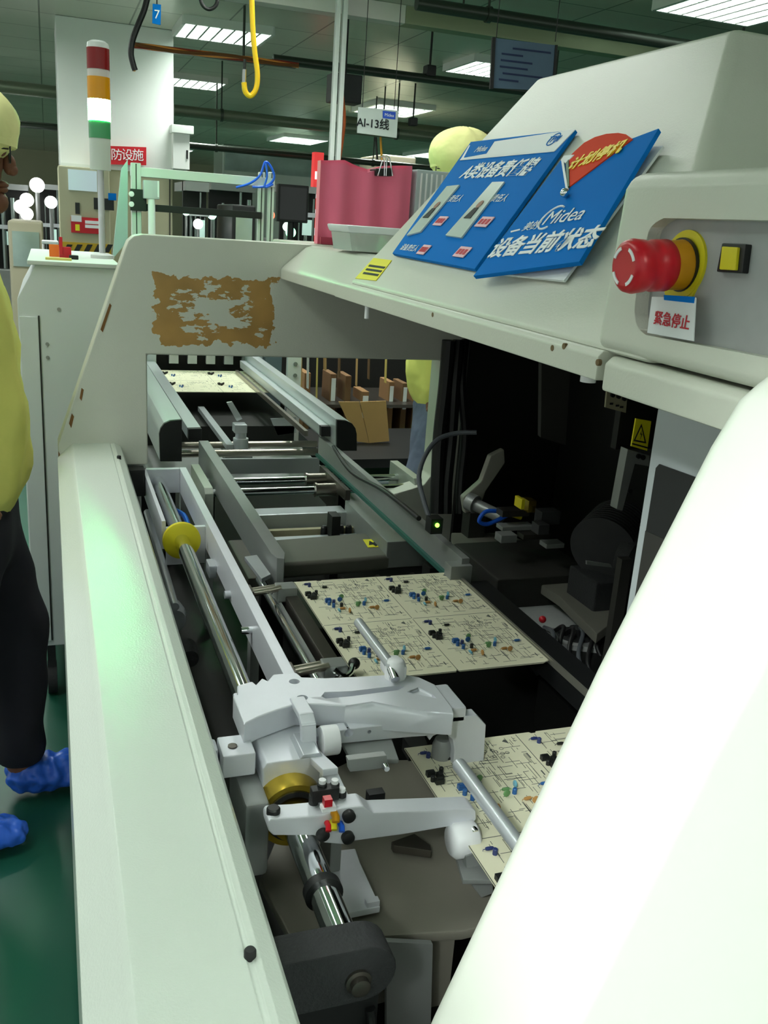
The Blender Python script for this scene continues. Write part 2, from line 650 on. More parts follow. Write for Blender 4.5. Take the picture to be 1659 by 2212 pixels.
# emergency stop
ES = PP(1480, 572, BP0 - BN * DEP, BN)
AX = Vector((-1, 0, -.075)).normalized()
est = MB().lathe(ES, BN, [(0, .0285), (.0025, .0285)], 40).build('emergency_plate', yellowp, mach)
est['label'] = 'yellow round plate of the emergency stop'
MB().prism([ES + BN * .0005 + Vector((0, -.017, -.030)), ES + BN * .0005 + Vector((0, .017, -.030)), ES + BN * .0005 + Vector((0, .026, -.01)), ES + BN * .0005 + Vector((0, -.026, -.01))], BN * .002).build('plate_tab', yellowp, est)
MB().lathe(ES, AX, [(.0025, .0225), (.005, .0225)], 32).build('gasket', blackp, est)
MB().lathe(ES, AX, [(.005, .021), (.022, .020)], 32).build('collar', orangep, est)
HL = .0605
head = MB().lathe(ES, AX, [(.018, .0195), (.021, .0215), (.034, .0215), (.039, .0195), (.043, .0215), (.053, .0225), (.058, .021), (.0605, .0175), (.0603, .015)], 40).build('button_head', redp, est, ang=50)
head['label'] = 'red mushroom push button'
hc = ES + AX * HL
u_, v_ = Vector((0, -1, 0)), Vector((0, 1, 0)).cross(AX).normalized()
for k in range(4):
    a0 = math.radians(20 + 90 * k)
    arc = [a0 + math.radians(46) * i / 8 for i in range(9)]
    outer = [hc + (u_ * math.cos(a) + v_ * math.sin(a)) * .0165 for a in arc]
    inner = [hc + (u_ * math.cos(a) + v_ * math.sin(a)) * .0138 for a in reversed(arc)]
    MB().prism([p - AX * .0012 for p in outer + inner], AX * .002).build('arrow_mark', white, head)
sw = MB().prism([PP(px, py, BP0 - BN * (DEP - .006), BN) for px, py in ((1559, 525), (1611, 527), (1603, 590), (1547, 587))], -BN * .007).build('rocker_switch', blackp, mach, bevel=.001)
MB().prism([PP(px, py, BP0 - BN * (DEP - .0085), BN) for px, py in ((1559, 532), (1593, 534), (1588, 584), (1553, 582))], -BN * .005).build('rocker', yellowp, sw, bevel=.0008)
# paper tag below the button
tg = [PP(px, py, BP0 + BN * .003, BN) for px, py in ((1408, 641), (1503, 643), (1498, 737), (1398, 719))]
tagp = MB().prism(tg, -BN * .0008).build('emergency_tag', paper, None)
tag(tagp, 'white paper tag with red characters below the red push button', 'label')
MB().prism([PP(px, py, BP0 + BN * .0036, BN) for px, py in ((1434, 637), (1500, 641), (1498, 655), (1434, 648))], -BN * .0006).build('blue_strip', blue, tagp)
tc_ = PP(1450, 694, BP0 + BN * .0034, BN)
text('tag_lettering', '紧急停止', redink, tagp, tc_, Vector((0, -1, .01)), BU, .0125, ext=.0002, offset=.0002)
# small fittings under the lip
MB().cyl((.512, .815, 1.364), (.512, .815, 1.375), .008).build('lamp_socket', nylon, mach)
MB().cyl((.500, 1.50, 1.352), (.500, 1.50, 1.374), .004).build('lip_stud', nylon, mach)
for px, py in ((937, 680), (1221, 748), (1294, 783), (1196, 752)):
    c = P(px, py, x=.4905)
    MB().cyl((.4885, c.y, c.z), (.492, c.y, c.z), .0032, n=10).build('rivet', mat('old_rivet', (110, 90, 60), .7), mach)
MB().prism([P(px, py, x=.4893) for px, py in ((1218, 752), (1262, 764), (1258, 798), (1210, 786))], (.001, 0, 0)).build('tape_patch', mat('tape', (196, 198, 186), .3), mach)

# near side cover, close to the lens
cvp = [(.226, .86), (.250, .935), (.350, 1.216), (.413, 1.375), (.430, 1.408), (.455, 1.430), (.52, 1.445), (.95, 1.45), (.95, .86)]
cover = MB().prism([(a, .39, b) for a, b in cvp], (0, .12, 0)).build('machine_cover', coverw, None, bevel=.022, seg=5, ang=60)
MB().box(.30, .93, .41, .495, .70, .865).build('cover_foot', coverw, cover)
tag(cover, 'smooth white rounded machine cover in the near right corner, brightly lit', 'machine cover')

# signs on the hood ------------------------------------------------
SP0 = Vector((hx(1.45), 0, 1.45)) + Vector((-1.12, 0, 1)).normalized() * .008
SU = Vector((1, 0, 1.12)).normalized()
SN = Vector((-1.12, 0, 1)).normalized()


def SB(px, py, off=0):
    return PP(px, py, SP0 + SN * off, SN)


th = .006
b1 = [SB(847, 547), SB(1025, 581), SB(1243, 279), SB(1017, 306)]
sg = MB().prism(b1, -SN * th).build('duty_sign', blue, None, bevel=.001)
tag(sg, 'thick blue duty board with two portrait cards and a white heading strip', 'sign', 'boards leaning on the hood')
e1 = (SB(1158, 351) - SB(988, 379)).normalized()
e1 = Vector((0, -1, 0))
MB().prism([SB(px, py, .0012) for px, py in ((1013, 314), (1243, 279), (1199, 325), (995, 344))], -SN * .001).build('heading_strip', white, sg)
MB().prism([SB(px, py, .002) for px, py in ((1019, 307), (1068, 304), (1050, 331), (1002, 340))], -SN * .001).build('logo_patch', blue, sg)
text('logo_lettering', 'Midea', white, sg, SB(1040, 322, .0026), e1, SU, .019, ext=.0002)
text('badge_lettering', 'TPM', blue, sg, SB(1196, 301, .0018), e1, SU, .018, ext=.0002)
MB().washer(SB(1196, 301, .0014), SN, .0112, .0127, .0006).build('badge_ring', blue, sg)
MB().prism([SB(px, py, .0012) for px, py in ((995, 343), (1199, 324), (1197, 327), (993, 346))], -SN * .0008).build('white_rule', white, sg)
text('sign_lettering', 'A类设备责任牌', white, sg, SB(1072, 368, .0008), e1, SU, .037, ext=.0004, offset=.0008)
for px, py in ((984, 430), (1079, 429)):
    text('caption_lettering', '责任人', white, sg, SB(px, py, .0008), e1, SU, .0165, ext=.0003)
text('caption_lettering', '设备责任人', white, sg, SB(884, 536, .0008), e1, SU, .0145, ext=.0003)
card = mat('card_paper', (198, 212, 206), .3, var=.05, scale=30)
for q in (((1063, 393), (1089, 392), (996, 513), (962, 508)), ((965, 402), (992, 399), (908, 500), (878, 508))):
    c = MB().prism([SB(px, py, .003) for px, py in q], -SN * .0025).build('portrait_card', card, sg)
    cc = sum((SB(px, py, .0034) for px, py in q), Vector()) / 4
    # a small generic printed portrait: dark hair, dark suit
    MB().lathe(cc + SU * .009, SN, [(0, .0075), (.0006, .0075)], 18).build('print_head', mat('print_skin', (150, 112, 96), .6), c)
    MB().prism([cc + Vector((0, .012, 0)) - SU * .019, cc - Vector((0, .012, 0)) - SU * .019, cc - Vector((0, .007, 0)) + SU * .002, cc + Vector((0, .007, 0)) + SU * .002], SN * .0006).build('print_suit', blackink, c)
for px, py, s_ in ((952, 478, 1), (1047, 480, 1.15), (916, 540, .9), (999, 545, 1.1)):
    c = SB(px, py, .001)
    a, b = Vector((0, .017 * s_, 0)), SU * .0095
    t_ = MB().prism([c + a - b, c - a - b, c - a + b, c + a + b], SN * .0012).build('name_slip', mat('slip_pink', (236, 190, 200), .6), sg)
    for k in range(3):
        cc = c + Vector((0, (.010 - .010 * k) * s_, 0))
        MB().prism([cc + Vector((0, .004, 0)) - b * .5, cc - Vector((0, .004, 0)) - b * .5, cc - Vector((0, .004, 0)) + b * .5, cc + Vector((0, .004, 0)) + b * .5], SN * .0016).build('slip_print', redink, t_)

# second board: state dial
q2 = [SB(1022, 596, .012), SB(1251, 565, .012), SB(1423, 277, .012), SB(1362, 300, .012), SB(1213, 343, .012)]
s2 = MB().prism(q2, -SN * .006).build('state_sign', blue, None, bevel=.0006)
tag(s2, 'blue state board with a red dial, pointer and white lettering, nearest the red button', 'sign', 'boards leaning on the hood')
e2 = (q2[1] - q2[0]).normalized()
e2 = (e2 + Vector((0, -1, 0)) * .35).normalized()
f2 = SN.cross(e2).normalized()
if f2.z < 0:
    f2 = -f2
dial = [(1227, 405), (1229, 370), (1226, 342), (1243, 325), (1262, 308), (1285, 296), (1310, 289), (1335, 287), (1352, 290), (1366, 300)]
MB().prism([SB(px, py, .0135) for px, py in dial], -SN * .002).build('dial_red', redsign if False else mat('dial_red_ink', (226, 62, 24), .85), s2)
MB().prism([SB(px, py, .0145) for px, py in ((1211, 346), (1218, 336), (1240, 334), (1229, 345), (1221, 352))], -SN * .002).build('dial_white', white, s2)
MB().prism([SB(px, py, .0148) for px, py in ((1222, 352), (1228, 344), (1229, 402), (1225, 404))], -SN * .002).build('dial_green', mat('dial_green_ink', (20, 96, 60), .5), s2)
MB().prism([SB(px, py, .0152) for px, py in ((1212, 346), (1217, 347), (1227, 408), (1222, 410))], -SN * .002).build('pointer', white, s2)
text('dial_lettering', '计划停机', yellowink, s2, SB(1286, 338, .0142), (SB(1350, 312) - SB(1240, 352)), f2, .026, ext=.0004, offset=.0008, squash=.92)
MB().ball(SB(1220, 417, .018), .0058).build('pin_head', chrome, s2)
text('name_lettering', '美的', white, s2, SB(1148, 489, .0128), e2, f2, .017, ext=.0003)
text('logo_lettering', 'Midea', white, s2, SB(1220, 467, .0128), e2, f2, .033, ext=.0003)
rc = SB(1191, 470, .0126)
MB().tube([rc + (e2 * math.cos(a) * 1.0 + f2 * math.sin(a)) * .019 for a in [math.radians(60 + 15 * i) for i in range(17)]], .0014, 6).build('logo_arc', white, s2)
MB().prism([SB(px, py, .0126) for px, py in ((1103, 499), (1123, 494), (1123, 497), (1103, 502))], -SN * .0008).build('name_dash', white, s2)
text('state_lettering', '设备当前状态', white, s2, SB(1167, 528, .0128), e2, f2, .0365, ext=.0004, offset=.0009)
# white board behind it
q3 = [SB(1085, 592, -.001), SB(1218, 606, -.001), SB(1432, 315, -.001), SB(1300, 330, -.001)]
s3 = MB().prism(q3, -SN * .003).build('white_board', paper, None)
tag(s3, 'blank white board tucked behind the blue state board', 'board')

# yellow label on the shelf
hsN = SN
hs0 = SP0 - SN * .0066
yl = MB().prism([PP(px, py, hs0, hsN) for px, py in ((807, 557), (846, 562), (812, 606), (767, 601))], -hsN * .001).build('caution_label', yellowlab, None)
tag(yl, 'small yellow caution label on the hood shelf near the far end', 'label')
for (a, b) in (((795, 575), (829, 580)), ((789, 583), (822, 588)), ((783, 591), (815, 596))):
    p, q = PP(*a, hs0 + hsN * .0006, hsN), PP(*b, hs0 + hsN * .0006, hsN)
    MB().prism([p, q, q + SU * .004, p + SU * .004], -hsN * .001).build('printed_line', blackink, yl)
# ------------------------------------------------------------------ circuit boards
comp_m = {'k': mat('part_black', (30, 32, 32), .4), 'b': mat('part_blue', (44, 96, 160), .35), 't': mat('part_tan', (186, 138, 80), .5),
          'g': mat('part_green', (104, 150, 96), .5), 'c': mat('part_cyan', (110, 170, 190), .45), 'n': mat('part_navy', (46, 58, 110), .4)}
trace_m = mat('print_ink', (78, 82, 80), .6)
ink_m = mat('board_ink', (52, 54, 54), .6)
_cm = {}


def comp_mesh(kind):
    if kind in _cm:
        return _cm[kind]
    b = MB()
    shape, c = kind[0], kind[1].lower()
    if shape == 'C':      # standing capacitor
        b.lathe((0, 0, 0), Z, [(0, .0027), (.006, .0027), (.0068, .0021)], 14)
    elif shape == 'R':    # lying resistor with its wires
        b.tube([(-.007, 0, .0002), (-.007, 0, .0022), (.007, 0, .0022), (.007, 0, .0002)], .0004, 5)
        b.lathe((-.0042, 0, .0024), X, [(0, .0016), (.0018, .002), (.0066, .002), (.0084, .0016)], 10)
    elif shape == 'D':    # disc capacitor
        b.lathe((0, -.0014, .0045), Y, [(0, .003), (.0008, .0042), (.002, .0042), (.0028, .003)], 14)
        b.box(-.0008, .0008, -.0004, .0004, 0, .003)
    else:                 # relay / connector block
        b.box(-.005, .005, -.0032, .0032, 0, .006)
        b.box(-.0036, .0036, -.002, .002, .006, .007)
    o = b.build('component', comp_m[c])
    me = o.data
    bpy.data.objects.remove(o)
    # origin of the mesh at the bottom centre
    _cm[kind] = me
    return me


PARTS = [('BK', .06, .66), ('BK', .12, .62), ('BK', .09, .57), ('CK', .05, .60), ('CK', .16, .68), ('CB', .22, .42), ('CB', .25, .36), ('CN', .28, .44), ('BB', .23, .48),
         ('RT', .33, .30), ('RC', .28, .27), ('DB', .36, .47), ('DG', .40, .53), ('RG', .55, .40), ('DG', .52, .34), ('CB', .60, .36), ('DC', .64, .42),
         ('RT', .66, .28), ('DT', .70, .24), ('RB', .88, .40), ('CN', .14, .86), ('RK', .30, .80), ('DT', .38, .22), ('CK', .34, .36), ('RN', .12, .90)]


def board(name, x0, x1, y0, y1, z, label, comps, lines, nx=2, ny=2):
    r = thing(name, ((x0 + x1) / 2, (y0 + y1) / 2, z), label, 'circuit board', 'circuit board panels on the line')
    b = MB()
    # panel outline with small notches between the single boards
    xm, ym, n = (x0 + x1) / 2, (y0 + y1) / 2, .003
    out = [(x0, y0), (xm - n, y0), (xm, y0 + 2 * n), (xm + n, y0), (x1 - .012, y0), (x1, y0 + .006), (x1, ym - n), (x1 - n, ym), (x1, ym + n), (x1, y1),
           (xm + .03, y1), (xm + .028, y1 - n), (xm + .022, y1 - n), (xm + .02, y1), (x0 + .05, y1), (x0 + .048, y1 - n), (x0 + .042, y1 - n), (x0 + .04, y1), (x0, y1)]
    b.prism([(a, c, z) for a, c in out], (0, 0, .0016)).build('panel', pcb, r)
    t = MB()
    rnd = random.Random(7)
    W_, H_ = (x1 - x0) / nx, (y1 - y0) / ny
    for i in range(nx):
        for j in range(ny):
            rr = random.Random(11)
            ox, oy = x0 + i * W_, y0 + j * H_
            zt = z + .0016
            for q in range(lines):
                a, c = rr.uniform(.08, .95), rr.uniform(.06, .95)
                L = rr.uniform(.02, .16)
                if rr.random() < .6:
                    t.box(ox + a * W_, ox + a * W_ + .0006, oy + c * H_, oy + min(.97, c + L) * H_, zt, zt + .0002)
                else:
                    t.box(ox + a * W_, ox + min(.97, a + L) * W_, oy + c * H_, oy + c * H_ + .0006, zt, zt + .0002)
            for q in range(14):
                a = .52 + q * .022
                c = .80 + .05 * math.sin(q * 1.7)
                t.washer((ox + a * W_, oy + c * H_, zt), Z, .0022, .0028, .0002, 10)
            t.box(ox + .002, ox + W_ - .002, oy, oy + .0008, zt, zt + .0002)
            t.box(ox, ox + .0008, oy + .002, oy + H_ - .002, zt, zt + .0002)
            # arrow mark and slots
            t.prism([(ox + .84 * W_, oy + .93 * H_, zt), (ox + .88 * W_, oy + .90 * H_, zt), (ox + .885 * W_, oy + .93 * H_, zt), (ox + .87 * W_, oy + .95 * H_, zt)], (0, 0, .0003))
            for a, c, l in ((.955, .70, .06), (.95, .50, .05), (.93, .12, .05)):
                t.box(ox + a * W_, ox + a * W_ + .0016, oy + c * H_, oy + (c + l) * H_, zt, zt + .0003)
            for kd, a, c in PARTS[:comps]:
                o_ = bpy.data.objects.new('component', comp_mesh(kd))
                COL.objects.link(o_)
                o_.parent = r
                o_.location = Vector((ox + a * W_, oy + c * H_, zt)) - Vector(r.location)
                o_.rotation_euler = (0, 0, rr.choice((0, math.pi / 2, 0.1)))
    t.build('printed_circuit', trace_m, r, smooth=False)
    return r


for k_ in {p[0] for p in PARTS}:
    me = comp_mesh(k_)
    # drop the bottom-centre shift made by build() for stand-alone meshes: centre stays, base at zero
board('circuit_board', .383, .683, 1.088, 1.462, .8984, 'cream circuit board panel in the middle of the machine, fully in view', 25, 190)
board('circuit_board', .385, .683, .545, .912, .8984, 'cream circuit board panel nearest the camera, partly under the silver arm', 25, 190)
board('circuit_board', .372, .712, 3.11, 3.56, .93, 'cream circuit board panel far back on the loader, with dark printed patches', 8, 60)

# ------------------------------------------------------------------ conveyor
conv = thing('board_conveyor', (.53, 1.95, .70), 'pair of grey guide rails with cross shafts carrying boards through the end arch', 'conveyor')
lr = [(.357, 2.41), (.357, 1.53), (.362, 1.505), (.374, 1.50), (.382, 1.53), (.382, 2.41)]
o = MB().prism([(a, b, .862) for a, b in lr], (0, 0, .068)).build('guide_rail', alud, conv, bevel=.001)
MB().box(.688, .704, 1.435, 2.42, .885, .936).build('guide_rail', alud, conv, bevel=.001)
MB().box(.664, .706, 1.425, 1.455, .878, .925).build('rail_foot', alud, conv, bevel=.001)
beltm = mat('teal_belt', (44, 96, 88), .5)
MB().box(.681, .688, 1.43, 2.42, .880, .888).build('belt', beltm, conv)
MB().box(.685, .689, .55, 1.43, .893, .903).build('edge_strip', mat('strip_steel', (180, 178, 166), .3, .7), conv)
MB().box(.689, .74, .55, 1.43, .86, .892).build('edge_rail', blackp, conv)
for yy, za in ((2.245, .862), (2.150, .862)):
    MB().cyl((.34, yy, za), (.868, yy, za), .0095).build('cross_shaft', chrome, conv)
    MB().cyl((.612, yy, za), (.692, yy, za), .0165).build('bushing', bronze, conv)
    MB().cyl((.607, yy, za), (.612, yy, za), .0185).build('bushing_flange', bronze, conv)
for (x0, x1, y0, y1, z0, z1) in ((.322, .342, 2.07, 2.30, .80, .895), (.862, .884, 2.115, 2.31, .80, .892)):
    MB().prism([(x0, y0, z0), (x0, y0, z1 - .012), (x0, y0 + .012, z1), (x0, y1, z1), (x0, y1, z0)], (x1 - x0, 0, 0)).build('shaft_bracket', mat('light_bracket', (176, 182, 172), .45, .25), conv, bevel=.001)
MB().prism([(.66, 2.06, .80), (.66, 2.06, .885), (.66, 2.30, .885), (.66, 2.30, .80)], (.012, 0, 0)).build('bushing_plate', steel, conv)
MB().box(.43, .80, 2.045, 2.10, .79, .835).build('cross_beam', alum, conv, bevel=.003)
MB().box(.44, .80, 1.985, 2.00, .79, .815).build('cross_strip', mat('strip_beige', (168, 158, 128), .5), conv)
for xx in (.585, .625, .645):
    MB().lathe((xx, 1.975, .80), Z, [(0, .008), (.022, .008), (.026, .005)], 12).build('peg', blackp, conv)
MB().box(.45, .84, 1.92, 1.965, .785, .808).build('front_beam', alum, conv, bevel=.002)
MB().box(.66, .80, 1.75, 2.12, .80, .86).build('side_web', alud, conv, bevel=.002)
# grey middle cover
mc = [(.405, 1.76), (.425, 1.735), (.60, 1.742), (.79, 1.765), (.83, 1.80), (.83, 1.905), (.66, 1.905), (.44, 1.885), (.405, 1.87)]
o = MB().prism([(a, b, .795) for a, b in mc], (0, 0, .035)).build('middle_cover', midg, conv, bevel=.008, seg=3)
st = MB().prism([P(px, py, z=.8312) for px, py in ((784, 1165), (829, 1164), (838, 1180), (795, 1182))], (0, 0, -.001)).build('hand_sticker', yellowlab, None)
tag(st, 'yellow hand hazard sticker on the grey middle cover', 'sticker')
MB().prism([P(px, py, z=.8316) for px, py in ((798, 1168), (806, 1172), (814, 1167), (823, 1172), (828, 1178), (818, 1176), (812, 1180), (806, 1176), (797, 1177))], (0, 0, -.0008)).build('hand_symbol', blackink, st)
MB().box(.40, .86, 1.50, 1.74, .74, .79).build('under_tray', darkg, conv, bevel=.006)
MB().box(.36, .42, 1.74, 1.98, .76, .80).build('side_tray', midg, conv, bevel=.004)
for xx in (.47, .56, .64, .72):
    MB().cyl((xx, 1.72, .78), (xx, 1.745, .78), .009, n=12).build('tray_bolt', steel, conv)
# legs down to the bed
for xx, yy in ((.37, 2.3), (.37, 1.6), (.70, 2.3), (.70, 1.6), (.332, 2.2), (.873, 2.2), (.60, 1.95), (.73, .9)):
    MB().box(xx - .01, xx + .01, yy - .02, yy + .02, .70, .862).build('support', dark, conv)

# sensor and its cable loop at the end of the right rail
sn = thing('sensor', (.735, 1.5, .885), 'small black sensor with a glowing green light at the end of the right rail', 'sensor')
c = P(945, 1135, y=1.50)
MB().box(c.x - .012, c.x + .012, 1.502, 1.53, c.z - .018, c.z + .012).build('sensor_body', blackp, sn, bevel=.001)
MB().ball((c.x, 1.501, c.z), .0042).build('sensor_light', mat('green_led', (120, 255, 60), .3, emit=4), sn)
MB().tube(spline([P(930, 1125, y=1.52), P(915, 1080, y=1.56), P(905, 1030, y=1.62), P(918, 985, y=1.66), P(945, 950, y=1.68), P(985, 936, y=1.68), P(1030, 934, y=1.66)]), .0048).build('sensor_cable', cable, sn)
MB().tube(spline([P(720, 965, y=2.30), P(760, 1020, y=2.05), P(830, 1060, y=1.85), P(905, 1120, y=1.58)]), .005).build('rail_cable', cableb, sn)
# ------------------------------------------------------------------ transfer drive: chrome shaft, frame, bearing
drv = thing('transfer_drive', (.22, 1.4, .70), 'long polished shaft with a silver frame beam running beside the side panel', 'shaft drive')
SX, SZ = .222, .90
MB().cyl((SX, .615, SZ), (SX, 2.165, SZ), .0145, n=40).build('main_shaft', chrome, drv)
rg = MB().washer((SX, .688, SZ), Y, .0145, .0185, .010, 32).build('shaft_collar', blackp, drv)
MB().prism([(.272, 1.00, .872), (.272, 2.14, .872), (.288, 2.14, .872), (.288, 1.00, .872)], (0, 0, .058)).build('frame_beam', alu, drv, bevel=.0012)
MB().box(.188, .272, 2.125, 2.14, .872, .93).build('frame_end', alu, drv, bevel=.0012)
MB().box(.196, .272, 1.735, 1.745, .84, .917).build('frame_web', alu, drv, bevel=.001)
MB().box(.188, .196, 1.74, 2.14, .872, .93).build('frame_side', alu, drv, bevel=.001)
yw = MB().lathe((SX, 1.700, SZ), Y, [(0, .030), (.003, .036), (.012, .036), (.018, .030), (.022, .024)], 40).build('rubber_buffer', yellowp, drv, ang=60)
yw['label'] = 'yellow round buffer on the shaft'
MB().box(.258, .272, 1.60, 1.64, .86, .885).build('beam_block', alum, drv, bevel=.002)
MB().lathe((.256, 1.28, .90), X, [(0, .006), (.016, .006)], 16).build('beam_screw', chrome, drv)
for yy in (1.46, 1.12):
    MB().cyl((.262, yy, .885), (.274, yy, .885), .007, n=16).build('beam_screw', alum, drv)
# blue cable coil and small cylinders under the shaft end
MB().tube(spline([(.235, 2.05, .86), (.262, 1.98, .862), (.262, 1.90, .85), (.245, 1.86, .84)]), .006).build('blue_hose', blued, drv)
MB().cyl((.19, 1.55, .83), (.19, 2.05, .85), .008).build('thin_rod', alum, drv)
MB().tube(spline([(.205, 2.10, .84), (.20, 2.02, .80), (.235, 1.95, .79), (.262, 2.02, .80)]), .006).build('black_hose', cableb, drv)
MB().lathe((.195, 1.60, .78), Y, [(0, .022), (.03, .026), (.06, .022)], 20).build('motor_cap', alum, drv)
MB().lathe((.21, 1.50, .75), Y, [(0, .016), (.05, .018)], 20).build('motor_end', blackm, drv)
for yy in (2.13, 1.74, 1.30):
    MB().box(.273, .287, yy - .012, yy + .012, .70, .872).build('frame_leg', alud, drv)
MB().box(.184, .262, 2.128, 2.138, .70, .872).build('frame_leg', blackp, drv)
MB().box(.150, .187, 2.06, 2.098, .885, .947).build('end_block', blackp, drv, bevel=.002)
# black bearing block near the camera, round right end, bolt
BF = .598
arc = [Vector((.234 + .0285 * math.cos(a), BF, .888 + .0285 * math.sin(a))) for a in [math.radians(90 - 15 * i) for i in range(13)]]
poly = [Vector((.143, BF, .8595)), Vector((.143, BF, .9165))] + arc
MB().prism(poly, (0, .034, 0)).build('bearing_block', blackm, drv, bevel=.002)
c = P(773, 2118, y=BF)
MB().lathe((c.x, BF, c.z), -Y, [(0, .0115), (.003, .0115), (.004, .0085), (.010, .0085), (.0105, .007)], 24).build('block_bolt', steel, drv, ang=20)
MB().box(.143, .25, BF + .006, BF + .03, .70, .8595).build('block_foot', blackp, drv)
MB().tube(spline([P(800, 2178, y=.602), P(803, 2205, y=.60), P(806, 2260, y=.59)]), .0045).build('block_cable', cableb, drv)
# second thin shaft with clamps and the dark bar on the board edge
sb = thing('board_stop', (.35, 1.25, .70), 'thin steel shaft with two spring clamps and a dark bar along the left board edge', 'clamp rail')
a, b = P(575, 1270, z=.885), P(720, 1480, z=.885)
MB().cyl((.335, 1.02, .885), (.335, 1.52, .885), .0072).build('clamp_shaft', chrome, sb)
MB().box(.352, .374, 1.02, 1.45, .875, .903).build('edge_bar', steel, sb, bevel=.002)
MB().box(.341, .345, 1.02, 1.44, .872, .893).build('edge_lip', alud, sb)
MB().prism([P(px, py, z=.90) for px, py in ((528, 1202), (555, 1198), (585, 1240), (565, 1250))], (0, 0, -.008)).build('hinge_plate', alum, sb, bevel=.001)
for yy in (1.405, 1.115):
    MB().box(.338, .372, yy - .012, yy + .018, .892, .918).build('clamp_block', alud, sb, bevel=.003)
    MB().cyl((.292, yy - .010, .912), (.345, yy - .006, .916), .0055, n=14).build('clamp_pin', bronze, sb)
    MB().cyl((.296, yy + .010, .908), (.345, yy + .012, .912), .005, n=14).build('clamp_pin', bronze, sb)
    MB().box(.290, .298, yy - .018, yy + .016, .900, .918).build('clamp_yoke', steel, sb, bevel=.002)
MB().tube(spline([(.35, 1.10, .915), (.362, 1.095, .906), (.374, 1.10, .908), (.380, 1.108, .916)]), .0042).build('clamp_finger', chrome, sb)
MB().ball((.383, 1.112, .915), .0085).build('finger_tip', blackp, sb)
for yy in (1.04, 1.48):
    MB().box(.328, .37, yy - .008, yy + .008, .70, .885).build('stop_bracket', dark, sb)
# ------------------------------------------------------------------ silver transfer carriage
car = thing('transfer_carriage', (.25, .85, .70), 'silver machined carriage with arms and white rollers riding on the polished shaft', 'carriage')
ZT = .985
ol = [(512, 1480), (545, 1471), (553, 1478), (566, 1464), (578, 1470), (590, 1456), (640, 1452), (652, 1462), (700, 1464), (768, 1461), (868, 1455), (905, 1462), (940, 1478), (975, 1524), (981, 1542),
      (860, 1534), (745, 1524), (690, 1521), (640, 1520), (600, 1533), (560, 1548), (527, 1564), (503, 1503), (513, 1500)]
arm = MB().prism([P(px, py, z=ZT) for px, py in ol], (0, 0, -.028)).build('clamp_arm', alu, car, bevel=.0018)
ct = MB()
for px, py in ((636, 1472), (653, 1507)):
    c = P(px, py, z=ZT)
    ct.cyl((c.x, c.y, ZT - .04), (c.x, c.y, ZT + .01), .0064)
cut(arm, ct)
sl = [(695, 1487), (702, 1478), (760, 1476), (862, 1464), (874, 1467), (862, 1474), (760, 1487), (704, 1492)]
cut(arm, MB().prism([P(px, py, z=ZT + .01) for px, py in sl], (0, 0, -.026)))
tr = [(715, 1512), (805, 1498), (952, 1526), (940, 1532), (860, 1525)]
cut(arm, MB().prism([P(px, py, z=ZT + .01) for px, py in tr], (0, 0, -.0155)))
tr2 = [(880, 1478), (905, 1468), (935, 1482), (945, 1492)]
cut(arm, MB().prism([P(px, py, z=ZT + .01) for px, py in tr2], (0, 0, -.0145)))
# small lugs at the far-left corner of the arm
MB().box(.183, .197, .925, .955, .955, .975).build('arm_lug', alu, car, bevel=.002)
# vertical side plate with holes and a round-topped notch
YS = .865
spl = [(683, 1590), (740, 1577), (975, 1549), (1030, 1545), (1050, 1566), (1043, 1680), (985, 1690), (976, 1684), (982, 1620), (978, 1598), (966, 1587), (950, 1584), (936, 1590), (928, 1600), (924, 1590),
       (890, 1592), (742, 1606), (690, 1612)]
spp = MB().prism([P(px, py, y=YS) for px, py in spl], (0, .016, 0)).build('side_plate', alu, car, bevel=.001)
ct = MB()
for px, py, r in ((753, 1584, .0052), (798, 1581, .0022), (901, 1571, .0022), (926, 1569, .0052)):
    c = P(px, py, y=YS)
    ct.cyl((c.x, YS - .01, c.z), (c.x, YS + .03, c.z), r)
cut(spp, ct)
MB().box(.405, .440, .865, .925, .955, .975).build('plate_block', alu, car, bevel=.003)
MB().box(.30, .415, YS + .02, YS + .03, .935, .955).build('hole_shade', blackp, car)  # invented black strip behind the plate, darkens its holes
c0 = P(985, 1640, y=YS + .004)
MB().lathe((c0.x - .012, YS + .02, c0.z), Z, [(-.02, .012), (.012, .012), (.02, .009)], 20).build('plate_bush', alud, car)
# bearing housing on the shaft
hz = .95
MB().prism([(.193, .832, .86), (.193, .832, .949), (.197, .832, .956), (.250, .832, .956), (.256, .832, .950), (.256, .832, .86)], (0, .07, 0)).build('bearing_housing', alu, car, bevel=.002)
MB().prism([(.232, .831, .956), (.236, .831, .961), (.254, .831, .961), (.257, .831, .956)], (0, .045, 0)).build('housing_rib', alum, car, bevel=.001)
MB().box(.168, .195, .80, .89, .84, .93).build('housing_flank', alud, car, bevel=.006)
gf = MB().washer((SX, .808, SZ + .004), Y, .0295, .0365, .024, 40).build('gold_flange', brass, car)
MB().washer((SX, .806, SZ + .004), Y, .0235, .0294, .020, 40).build('seal_ring', blackp, car)
MB().washer((SX, .802, SZ), Y, .0147, .0232, .022, 40).build('gold_bush', brass, car)
MB().box(.153, .188, .845, .885, .935, .962).build('end_lug', alu, car, bevel=.002)
MB().lathe((.166, .862, .962), Z, [(0, .005), (.0015, .005)], 16).build('lug_screw', steel, car)
MB().box(.143, .152, .862, .888, .925, .96).build('end_lug', alu, car, bevel=.004)
